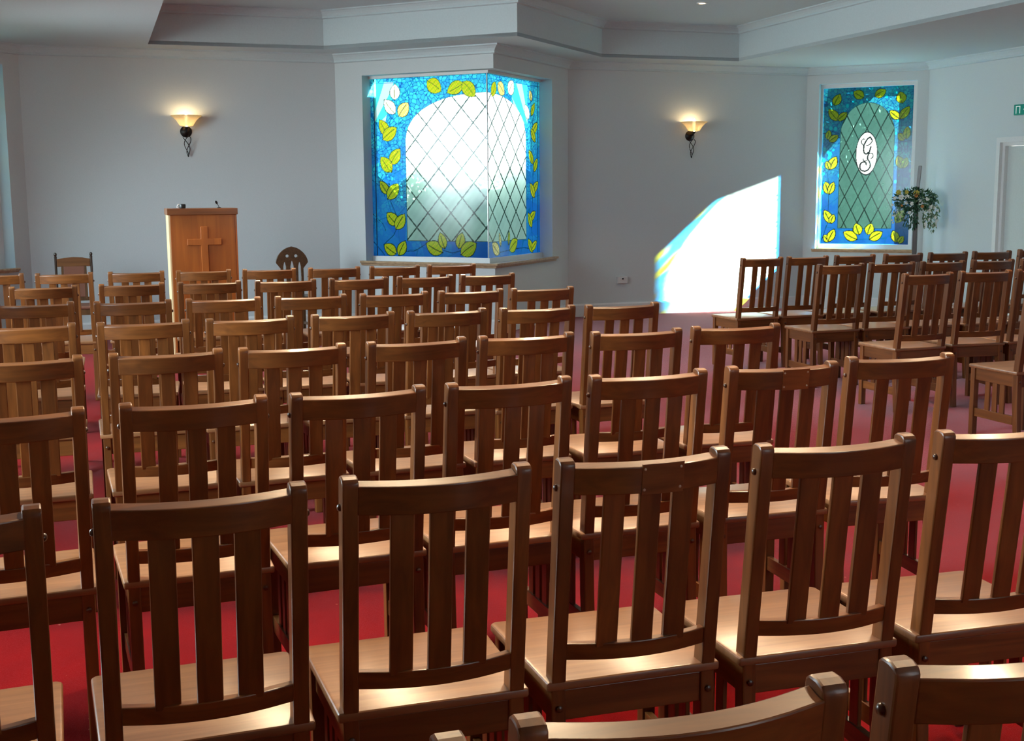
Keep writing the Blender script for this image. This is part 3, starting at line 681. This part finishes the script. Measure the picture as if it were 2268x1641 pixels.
def build_chair():
    t = empty('slat_back_chair')
    for k, mt in (('seat', 'seat'), ('crest', 'wood_h'), ('lower', 'wood_h'), ('slat-1', 'wood_v'), ('slat0', 'wood_v'), ('slat1', 'wood_v'), ('fl', 'wood_v'), ('fr', 'wood_v'),
                  ('side_apron-1', 'wood_d'), ('side_apron1', 'wood_d'), ('rear_apron', 'wood_h'), ('front_apron', 'wood_h'), ('stretch-1', 'wood_d'), ('stretch1', 'wood_d'),
                  *[('sslat%d%d' % (s, q), 'wood_v') for s in (-1, 1) for q in (-1, 0, 1)]):
        link(G[k].name.split('.')[0], G[k], M[mt], t)
    for s, nm in ((-1, 'pl'), (1, 'pr')):
        p = link('rear_post', G[nm], M['wood_v'], t)
        link('bolt_cap', G['cap%d' % s], M['boltcap'], p); link('bolt_cap', G['plug%d' % s], M['boltcap'], p)
    return t
def copy_tree(o, parent=None):
    c = o.copy(); COL.objects.link(c)
    if parent is not None: c.parent = parent
    for ch in o.children: copy_tree(ch, c)
    return c
CH = {
'n7':[(0,-3.949,9.325,16.0),(1,-3.442,9.397,13.9),(2,-2.927,9.520,14.4),(3,-2.433,9.638,14.9),(4,-1.940,9.752,16.9),(5,-1.444,9.886,19.3),(6,-0.971,10.032,21.5),(7,-0.514,10.186,21.5)],
'n6':[(0,-3.092,8.043,19.4),(1,-2.567,8.225,18.3),(2,-2.074,8.357,17.0),(3,-1.578,8.476,18.9),(4,-1.093,8.625,21.3),(5,-0.637,8.785,22.4),(6,-0.191,8.952,21.7)],
'n5':[(0,-2.665,6.783,18.0),(1,-2.147,6.896,15.5),(2,-1.670,7.033,16.9),(3,-1.193,7.174,20.2),(4,-0.720,7.320,21.8),(5,-0.266,7.485,23.1),(6,0.176,7.640,21.7)],
'n4':[(0,-2.252,5.640,19.0),(1,-1.754,5.769,17.9),(2,-1.280,5.906,19.6),(3,-0.805,6.075,21.2),(4,-0.346,6.227,21.0),(5,0.119,6.357,21.9),(6,0.572,6.491,19.6)],
'n3':[(0,-1.814,4.470,21.0),(1,-1.333,4.647,19.3),(2,-0.877,4.792,19.7),(3,-0.403,4.961,21.7),(4,0.047,5.121,18.9),(5,0.524,5.255,18.4),(6,0.985,5.425,15.3)],
'n2':[(0,-1.417,3.343,22.0),(1,-0.942,3.539,20.6),(2,-0.484,3.701,21.4),(3,-0.025,3.871,20.6),(4,0.436,4.018,19.2),(5,0.918,4.190,16.9),(6,1.391,4.398,13.5)],
'n1':[(0,-1.121,2.249,22.0),(1,-0.641,2.430,19.6),(2,-0.177,2.604,18.1),(3,0.287,2.763,17.4),(4,0.763,2.906,16.4),(5,1.243,3.049,15.5)],
'n0':[(0,-0.268,1.246,17.7),(1,0.187,1.408,16.7),(2,0.664,1.566,14.7)],
'g1':[(0,2.212,10.882,20.5),(1,2.662,11.059,19.2),(2,3.139,11.237,18.6),(3,3.636,11.413,20.0),(4,4.124,11.604,17.1),(5,4.604,11.763,15.7),(6,5.160,12.060,15.5)],
'g2':[(0,2.643,9.866,16.7),(1,3.105,10.020,16.4),(2,3.570,10.163,17.0),(3,4.040,10.310,18.5),(4,4.525,10.470,17.0)],
'g3':[(0,2.954,8.723,19.5),(1,3.449,8.928,13.7),(2,3.916,9.084,17.0)],
'g4':[(0,3.346,7.557,18.9)],
}
ORD = ['', 'first', 'second', 'third', 'fourth', 'fifth', 'sixth', 'seventh', 'eighth']
proto = build_chair(); used = False
for row, items in CH.items():
    last = max(i for i, *_ in items)
    for i, x, y, a in items:
        t = proto if not used else copy_tree(proto); used = True
        t.location = (x, y, 0); t.rotation_euler = (0, 0, R(a))
        k = int(row[1])
        if row[0] == 'n':
            rk = ORD[8-k]; grp = 'slat-back chairs in the main block of rows'
            n = last-i+1
            if row == 'n0':
                lab = ['nearest slat-back chair, only the tip of one post showing at the bottom edge', 'nearest slat-back chair, its bowed crest rail filling the bottom edge', 'nearest slat-back chair, cut off by the bottom corner with its bolt cap showing'][i]
            elif row == 'n1' and i == 5: lab = 'slat-back wooden chair cut off by the frame edge, seventh row back from the lectern'
            elif row == 'n1' and i == 3: lab = 'slat-back wooden chair with screwed patch on its crest rail, seventh row from the lectern'
            elif row == 'n2' and i == 5: lab = 'slat-back wooden chair with screwed patch on its crest rail, sixth row from the lectern'
            elif row == 'n1':
                lab = 'slat-back wooden chair, %s from the patched chair, seventh row back from the lectern' % {4: 'next outward', 2: 'next inward', 1: 'second inward', 0: 'third inward'}[i]
            elif n == 1: lab = 'slat-back wooden chair at the aisle end of the %s row back from the lectern' % rk
            else: lab = 'slat-back wooden chair, %s from the aisle, %s row back from the lectern' % (ORD[n], rk)
        else:
            grp = 'slat-back chairs in the side block by the doors'
            if row == 'g4': lab = 'slat-back wooden chair cut off at its back, last row of the doors-side block'
            elif i == 0: lab = 'slat-back wooden chair at the aisle end, %s row of the block by the doors' % ORD[k]
            else: lab = 'slat-back wooden chair, %s from the aisle, %s row of the block by the doors' % (ORD[i+1], ORD[k])
        tag(t, lab, 'chair', grp)
        if (row, i) in (('n1', 3), ('n2', 5)):
            pt = link('repair_patch', G['patch'], None, t)
            if not G['patch'].materials: G['patch'].materials.append(M['patch'])
            pt['label'] = 'lighter patch screwed to the crest rail'
            for q in range(4):
                link('screw', G['screw%d' % q], None, pt)
                if not G['screw%d' % q].materials: G['screw%d' % q].materials.append(M['screw'])

# ------------------------------------------------------------------ lectern and what stands on it
def frame(d, u_pt):                      # helper: local axes of things set square to the back wall
    return None
lec = empty('lectern', (-2.933, 11.676, 0), TH)
tag(lec, 'tall orange-brown wooden lectern with a raised cross on its front', 'lectern')
# local x along the back wall, local -y faces the chairs
bm = bmesh.new(); prism(bm, [(-.300, 0, 0), (.300, 0, 0), (.300, .02, 0), (-.300, .02, 0)], (0, 0, 1.402)); link('front_panel', mesh_of(bm, bevel=.003), M['lectern'], lec)
bm = bmesh.new(); box(bm, -.318, -.300, .004, .40, 0, 1.402); link('side_panel', mesh_of(bm, bevel=.003), M['lectern_side_lit'], lec)['label'] = 'side panel painted pale as if lit'
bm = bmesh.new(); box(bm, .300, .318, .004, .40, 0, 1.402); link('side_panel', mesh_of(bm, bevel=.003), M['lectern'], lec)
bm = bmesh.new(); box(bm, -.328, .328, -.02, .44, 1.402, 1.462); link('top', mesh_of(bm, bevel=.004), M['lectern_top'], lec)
bm = bmesh.new(); box(bm, -.30, .30, .02, .39, .75, .77); link('shelf', mesh_of(bm), M['lectern'], lec)
bm = bmesh.new(); box(bm, -.33, .33, -.025, .42, 0, .06); link('plinth', mesh_of(bm, bevel=.004), M['lectern'], lec)
bm = bmesh.new(); prism(bm, [(x, .0005, z) for x, z in ((-.026, .62), (.040, .62), (.040, 1.115), (.166, 1.115), (.166, 1.175), (.040, 1.175), (.040, 1.290), (-.026, 1.290), (-.026, 1.175), (-.152, 1.175), (-.152, 1.115), (-.026, 1.115))], (0, -.014, 0))
link('cross', mesh_of(bm, bevel=.004), M['lectern'], lec)
def at(lx, ly, lz=0, base=lec):
    q = Matrix.Rotation(TH, 4, 'Z') @ Vector((lx, ly, lz)); return (base.location.x+q.x, base.location.y+q.y, base.location.z+q.z)
mug = empty('mug', at(-.178, .06, 1.462), TH); tag(mug, 'small black mug with a white side on the lectern top', 'mug')
bm = bmesh.new(); lathe(bm, [(.0, .0), (.026, .0), (.030, .01), (.031, .035), (.027, .042), (.022, .042), (.021, .010), (.0, .008)], n=20, caps=False); link('body', mesh_of(bm, smooth=True), M['black'], mug)
bm = bmesh.new(); tube(bm, [(-.028, 0, .008), (-.046, -.004, .010), (-.052, -.006, .022), (-.046, -.004, .034), (-.028, 0, .036)], .007, 8); link('handle', mesh_of(bm, smooth=True), M['white'], mug)['label'] = 'white handle'
mic = empty('microphone', at(.165, .10, 1.462), TH); tag(mic, 'small black gooseneck microphone on the lectern top', 'microphone')
bm = bmesh.new(); lathe(bm, [(.02, 0), (.02, .006), (.008, .012)], n=14); link('base', mesh_of(bm, smooth=True), M['black'], mic)
bm = bmesh.new(); tube(bm, [(0, 0, .008), (-.006, -.01, .025), (-.02, -.025, .045)], .003, 6); link('gooseneck', mesh_of(bm, smooth=True), M['black'], mic)
bm = bmesh.new(); tube(bm, [(-.018, -.022, .042), (-.022, -.027, .048), (-.030, -.037, .062), (-.034, -.041, .067)], [.006, .011, .011, .006], 10); link('head', mesh_of(bm, smooth=True), M['black'], mic)

# ------------------------------------------------------------------ carved chairs by the back wall
def on_d(u, v, d):                        # not used for layout, kept numeric below
    return None
arm = empty('panel_back_chair', (-4.645, 12.955, 0), TH+math.pi)   # local -y is the back, faces the rows
tag(arm, 'old carved chair with ball finials and leather back panel against the wall', 'chair')
AW = .178
def P_(bmf, name, mat, parent, **k): bm = bmesh.new(); bmf(bm); return link(name, mesh_of(bm, **k), M[mat], parent)
for s in (-1, 1):
    p = P_(lambda b: lathe(b, [(.013, 0), (.013, .2), (.017, .22), (.013, .24), (.015, .44), (.013, .50), (.013, .93), (.015, .955)], (s*AW, 0, 0), 12), 'rear_post', 'darkwood', arm, smooth=True)
    P_(lambda b: lathe(b, [(.008, .955), (.013, .962), (.017, .975), (.013, .988), (.004, .995)], (s*AW, 0, 0), 12), 'finial', 'darkwood', p, smooth=True)
    P_(lambda b: lathe(b, [(.015, 0), (.015, .2), (.018, .22), (.014, .26), (.016, .42)], (s*AW, .38, 0), 12), 'front_leg', 'oak', arm, smooth=True)
    P_(lambda b: box(b, s*AW-.009, s*AW+.009, 0, .38, .14, .165), 'side_stretcher', 'oak', arm, bevel=.003)
P_(lambda b: prism(b, [(x, -.012, z) for x, z in ((-.165, .845), (.165, .845), (.168, .925), (.09, .94), (0, .945), (-.09, .94), (-.168, .925))], (0, .024, 0)), 'crest_rail', 'oak_light', arm, bevel=.004)
P_(lambda b: box(b, -.105, .105, -.010, .012, .52, .85), 'back_panel', 'leather', arm, bevel=.006)
for s in (-1, 1): P_(lambda b: box(b, s*.116-.011, s*.116+.011, -.012, .012, .50, .86), 'stile', 'oak', arm, bevel=.003)
P_(lambda b: box(b, -AW, AW, -.010, .010, .48, .52), 'lower_back_rail', 'oak', arm, bevel=.003)
P_(lambda b: box(b, -.19, .19, -.01, .40, .42, .455), 'seat', 'leather', arm, bevel=.012)
P_(lambda b: box(b, -AW, AW, .37, .39, .36, .42), 'front_apron', 'oak', arm, bevel=.003)
P_(lambda b: box(b, -AW, AW, .185, .205, .14, .16), 'stretcher', 'oak', arm, bevel=.003)

goth = empty('gothic_chair', (-2.49, 13.85, 0), TH+math.pi)
tag(goth, 'carved oak chair with pointed gothic arch back between lectern and large window', 'chair')
def lancet(xc, w_, z0, zs, zt):
    L = [(xc-w_/2, z0), (xc-w_/2, zs)]
    for k in range(1, 6): t = k/6; L.append((xc-w_/2*(1-t)**.6, zs+(zt-zs)*t))
    L.append((xc, zt))
    for k in range(5, 0, -1): t = k/6; L.append((xc+w_/2*(1-t)**.6, zs+(zt-zs)*t))
    return L+[(xc+w_/2, zs), (xc+w_/2, z0)]
H_ = [(-.126, .46), (-.126, .755), (-.152, .790), (-.178, .822)]
for k in range(1, 12):
    t = k/11; H_.append((-.178*max(0, 1-t**1.8)**.62, .822+.178*t))
outer = H_+[(-x, z) for x, z in H_[::-1][1:]]
circ = lambda x, z, r: [(x+r*math.cos(2*math.pi*k/14), z+r*math.sin(2*math.pi*k/14)) for k in range(14)]
me = poly_mesh(outer, [circ(-.046, .896, .021), circ(.052, .896, .021), lancet(-.084, .036, .50, .775, .835), lancet(.0, .044, .50, .775, .850), lancet(.084, .036, .50, .775, .838)], .026, bevel=.003)
o = link('back_panel', me, M['oak'], goth); o.rotation_euler = (math.pi/2, 0, 0)
P_(lambda b: prism(b, [(-.17, -.01, .43), (.17, -.01, .43), (.20, .38, .43), (-.20, .38, .43)], (0, 0, .03)), 'seat', 'oak', goth, bevel=.006)
for s in (-1, 1):
    P_(lambda b: box(b, s*.12-.018, s*.12+.018, -.015, .02, 0, .46), 'rear_leg', 'oak', goth, bevel=.003)
    P_(lambda b: box(b, s*.17-.018, s*.17+.018, .33, .366, 0, .43), 'front_leg', 'oak', goth, bevel=.003)
    P_(lambda b: prism(b, [(s*.12-.01, .02, .12), (s*.12+.01, .02, .12), (s*.17+.01, .34, .12), (s*.17-.01, .34, .12)], (0, 0, .03)), 'side_stretcher', 'oak', goth, bevel=.003)
P_(lambda b: box(b, -.165, .165, .335, .355, .36, .43), 'front_apron', 'oak', goth, bevel=.003)

# ------------------------------------------------------------------ wall lamps
def sconce(P, s, off, label):
    p = P+s*DIR(off); t = empty('wall_lamp', (p.x, p.y, 2.30), TH+R(off)+math.pi)      # local +y points into the room
    tag(t, label, 'wall lamp', 'wall lamps on the back walls')
    P_(lambda b: lathe(b, [(.066, .0), (.066, .006), (.055, .018), (.028, .034), (.012, .040)], (0, 0, 0), 24, axis='y'), 'backplate', 'iron', t, smooth=True)
    P_(lambda b: tube(b, [(0, .03, .0), (0, .075, .005), (0, .115, .03), (0, .12, .055)], [.016, .013, .013, .03], 10), 'bracket', 'iron', t, smooth=True)
    bm = bmesh.new(); c = (0, .12, 0)
    lathe(bm, [(.030, .052), (.072, .058), (.082, .075), (.108, .115), (.140, .148), (.172, .168), (.171, .173), (.137, .154), (.104, .121), (.078, .081), (.068, .064), (.030, .058)], c, 40, caps=False)
    link('glass_shade', mesh_of(bm, smooth=True), M['shade'], t)
    P_(lambda b: lathe(b, [(.012, .055), (.013, .11), (.020, .137), (.0215, .153), (.018, .175), (.010, .200), (.003, .212)], c, 16), 'bulb', 'bulb', t, smooth=True)
    for ph in (0, 2.1, 4.2):
        pts = []
        for k in range(25):
            q = k/24; a = ph+q*4.2; rr = .046*(1-q)**.7*(1 if q > .05 else .7)+.004
            pts.append((-.012*q+rr*math.cos(a)*1.0, .035+.055*(1-q)*.7+rr*math.sin(a)*.5, -.045-.225*q))
        P_(lambda b: tube(b, pts, .0045, 6), 'twisted_wire', 'iron', t, smooth=True)
    P_(lambda b: tube(b, [(-.010, .035, -.255), (-.013, .035, -.285)], [.010, .006], 8), 'tail_tip', 'iron', t, smooth=True)
sconce(A0, 1.73, 0, 'lit wall lamp with cream glass shade above the lectern')
sconce(C1, 1.70, 0, 'lit wall lamp with cream glass shade between the two stained glass windows')

# ------------------------------------------------------------------ downlights in the raised ceiling
def downlight(x, y, n, power):
    t = empty('downlight', (x, y, HU))
    tag(t, 'small recessed ceiling spotlight above the sunlit wall' if n == 0 else 'recessed ceiling spotlight overhead out of view', 'ceiling light', 'recessed downlights')
    P_(lambda b: lathe(b, [(.036, .0), (.036, -.010), (.056, -.010), (.060, -.004), (.060, .0)], (0, 0, 0), 24, caps=False), 'trim_ring', 'trimw', t, smooth=True)
    P_(lambda b: lathe(b, [(.0355, -.004), (.0355, -.001)], (0, 0, 0), 20), 'lens', 'lens', t)
    l = bpy.data.lights.new('downlight_beam', 'SPOT'); l.energy = power; l.color = (1, .74, .46); l.spot_size = R(92); l.spot_blend = .6; l.shadow_soft_size = .10
    lo = bpy.data.objects.new('downlight_beam', l); COL.objects.link(lo); lo.parent = t; lo.location = (0, 0, -.02); lo.rotation_euler = (R(-25) if n else 0, 0, 0)     # lens aimed back towards the rows
DOWN = 255
downlight(2.097, 13.692, 0, DOWN*.25)
for n, (x, y) in enumerate(((-2.3, 11.5), (-.2, 11.9), (2.8, 12.9), (-1.5, 9.3), (.4, 9.9), (3.1, 10.8), (-.8, 6.9), (1.1, 7.6), (3.5, 8.8), (-.3, 5.1), (1.5, 5.7), (.1, 3.9), (2.0, 3.9), (2.9, 6.4))): downlight(x, y, n+1, DOWN)

# ------------------------------------------------------------------ socket, door, signs
p = C1+.745*DIR(0); sck = empty('wall_socket', (p.x, p.y, .457), TH+math.pi); tag(sck, 'surface-mounted white power socket low on the wall left of the sunlight', 'socket')
P_(lambda b: prism(b, [(-.07, 0, -.045), (.07, 0, -.045), (.07, .042, -.045), (-.07, .042, -.045)], (0, 0, .09)), 'back_box', 'white', sck, bevel=.005)
P_(lambda b: prism(b, [(-.066, .042, -.041), (.066, .042, -.041), (.066, .048, -.041), (-.066, .048, -.041)], (0, 0, .082)), 'faceplate', 'white', sck, bevel=.002)
P_(lambda b: box(b, -.010, .010, .048, .054, .008, .028), 'switch', 'black', sck, bevel=.002)

dr = empty('door_1', (E1.x, E1.y, 0), 0); struct(dr, 'pale door in the side wall with a steel panic bar')
def dchild(name, bmf, mat, **k):
    o = P_(bmf, name, mat, dr, **k); o.matrix_parent_inverse = Matrix.Translation(-Vector(dr.location)); return o
def fbox(bm, s0, s1, o0, o1, z0, z1):          # along wall_right: s from the corner, o into the room
    d, n = DIR(-90), NRM(-90); p = [E1+s0*d+o0*n, E1+s1*d+o0*n, E1+s1*d+o1*n, E1+s0*d+o1*n]
    prism(bm, [(q.x, q.y, z0) for q in p], (0, 0, z1-z0))
def dframe(bm):
    fbox(bm, DO[0], DO[0]+.06, -.16, .015, 0, DO[3]); fbox(bm, DO[1]-.06, DO[1], -.16, .015, 0, DO[3]); fbox(bm, DO[0]+.06, DO[1]-.06, -.16, .015, DO[3]-.06, DO[3])
    fbox(bm, DO[0]+.06, DO[0]+.10, -.16, -.03, 0, DO[3]-.06); fbox(bm, DO[1]-.10, DO[1]-.06, -.16, -.03, 0, DO[3]-.06); fbox(bm, DO[0]+.10, DO[1]-.10, -.16, -.03, DO[3]-.10, DO[3]-.06)
dchild('door_frame', dframe, 'trimw')
dmid = (DO[0]+DO[1])/2
for s0, s1 in ((DO[0]+.102, dmid-.002), (dmid+.002, DO[1]-.102)):
    lf = dchild('door_leaf', lambda b: fbox(b, s0, s1, -.12, -.075, .008, DO[3]-.104), 'door')
    for nm, fn, mt in (('panic_bar', lambda b: fbox(b, s0+.03, s1-.03, -.045, -.015, 1.015, 1.045), 'steel'), ('latch_case', lambda b: fbox(b, s0+.012, s0+.07, -.075, -.012, 1.03, 1.155), 'steel'),
                       ('notice_plate', lambda b: fbox(b, s0+.20, s0+.42, -.0755, -.071, 1.19, 1.255), 'aqua')):
        o = P_(fn, nm, mt, lf, bevel=.003); o.matrix_parent_inverse = Matrix.Translation(-Vector(dr.location))
ex = empty('exit_sign', (E1.x, E1.y, 2.42)); tag(ex, 'green running-man exit sign box above the door', 'exit sign')
def xchild(name, bmf, mat, **k):
    o = P_(bmf, name, mat, ex, **k); o.matrix_parent_inverse = Matrix.Translation(-Vector(ex.location)); return o
xchild('case', lambda b: fbox(b, 1.62, 2.02, .0, .05, 2.435, 2.555), 'green', bevel=.004)
def picto(b):
    fbox(b, 1.655, 1.665, .05, .053, 2.452, 2.538); fbox(b, 1.715, 1.725, .05, .053, 2.452, 2.538); fbox(b, 1.665, 1.715, .05, .053, 2.528, 2.538)
    fbox(b, 1.78, 1.90, .05, .053, 2.488, 2.502)
    for k in range(4): fbox(b, 1.90+.01*k, 1.91+.01*k, .05, .053, 2.470+.006*k, 2.520-.006*k)
xchild('pictogram', picto, 'signwhite')

# ------------------------------------------------------------------ flower stand
fp = Vector((5.172, 15.669, 0))
st = empty('flower_stand', fp, TH-R(45)+math.pi); tag(st, 'tall dark wooden post holding a spray of flowers beside the monogram window', 'flower stand')
P_(lambda b: box(b, -.028, .028, -.028, .028, .05, 1.45), 'post', 'darkwood', st, bevel=.004)
P_(lambda b: prism(b, [(-.020, -.014, 1.45), (.020, -.014, 1.45), (.020, .014, 1.45), (-.020, .014, 1.45)], (-.03, 0, .44)), 'finial_post', 'darkwood', st, bevel=.004)
P_(lambda b: [box(b, -.18, .18, -.03, .03, 0, .05), box(b, -.03, .03, -.18, .18, 0, .049)], 'base', 'darkwood', st, bevel=.006)
fl = empty('flower_spray', (fp.x, fp.y, 1.42), TH-R(45)+math.pi)
tag(fl, 'spray of white and yellow flowers with trailing green foliage tied to the dark post', 'flowers')
rf = random.Random(11)
def leafq(bm, c, d, L, wd):
    d = Vector(d).normalized(); s = d.cross(Vector((rf.uniform(-1, 1), rf.uniform(-1, 1), rf.uniform(-.3, 1)))).normalized(); n = d.cross(s)
    c = Vector(c); pts = [c, c+d*L*.4+s*wd+n*.006, c+d*L-n*.01, c+d*L*.4-s*wd+n*.006, c+d*L*.45-n*.004]
    v = [bm.verts.new(p) for p in pts]; bm.faces.new((v[0], v[1], v[4])); bm.faces.new((v[1], v[2], v[4])); bm.faces.new((v[2], v[3], v[4])); bm.faces.new((v[3], v[0], v[4]))
def bush(bm, cnt, cx, cz, rx, rz, L, wd, droop=0):
    for _ in range(cnt):
        a, b_ = rf.uniform(0, 6.283), rf.uniform(0, 1)**.6
        x, z = cx+rx*b_*math.cos(a), cz+rz*b_*math.sin(a); y = .06+rf.uniform(-.02, .10)
        leafq(bm, (x, y, z), (x-cx+rf.uniform(-.1, .1), rf.uniform(-.1, .5)*.3, z-cz+rf.uniform(-.1, .1)-droop), L*rf.uniform(.6, 1.3), wd)
bm = bmesh.new(); bush(bm, 420, .0, .04, .24, .13, .055, .014); bush(bm, 150, .05, -.16, .10, .16, .05, .011, .3); link('foliage', mesh_of(bm), M['leaf'], fl)
bm = bmesh.new(); bush(bm, 160, -.20, -.12, .10, .22, .05, .012, .4); bush(bm, 70, .20, -.06, .07, .15, .05, .010, .3); bush(bm, 60, -.05, .10, .2, .06, .06, .012); link('trailing_stems', mesh_of(bm), M['leaf2'], fl)
def flower(c, r, mat, name):
    bm = bmesh.new(); c = Vector(c)
    for ring, (n, rr, tilt) in enumerate(((7, r, .35), (6, r*.72, .8), (4, r*.4, 1.2))):
        for k in range(n):
            a = 6.283*k/n+ring*.4; d = Vector((math.cos(a), tilt*.7, math.sin(a))).normalized(); s = Vector((-math.sin(a), 0, math.cos(a)))
            p0 = c; p1 = c+d*rr*.6+s*rr*.38; p2 = c+d*rr; p3 = c+d*rr*.6-s*rr*.38
            bm.faces.new([bm.verts.new(q) for q in (p0, p1, p2, p3)])
    g = bmesh.ops.create_icosphere(bm, subdivisions=1, radius=r*.3, matrix=Matrix.Translation(c+Vector((0, r*.25, 0))))
    link(name, mesh_of(bm), M[mat], fl)
# local x grows towards the picture's left because the spray faces the room
for x, z, r in ((.165, .075, .040), (.095, .080, .036), (.245, .065, .026), (.10, .005, .026), (.03, -.005, .028), (-.155, .055, .030), (.06, -.12, .024), (-.06, .03, .022), (.27, -.02, .02)): flower((x, .15, z), r, 'petal_w', 'white_flower')
for x, z, r in ((-.02, .125, .045), (.20, .135, .040), (.10, .14, .03)): flower((x, .15, z), r, 'petal_y', 'yellow_flower')
for x, z, r in ((-.02, .095, .028), (.15, -.03, .018), (-.10, -.04, .024)): flower((x, .17, z), r, 'petal_o', 'orange_flower')
for k in range(34): flower((-.17+rf.uniform(-.11, .09), .10+rf.uniform(-.03, .06), -.14+rf.uniform(-.17, .13)), rf.uniform(.014, .024), 'petal_w', 'trailing_blossom')
for k in range(7): flower((.20+rf.uniform(-.06, .08), .12, -.13+rf.uniform(-.14, .08)), rf.uniform(.012, .02), 'petal_w', 'trailing_blossom')
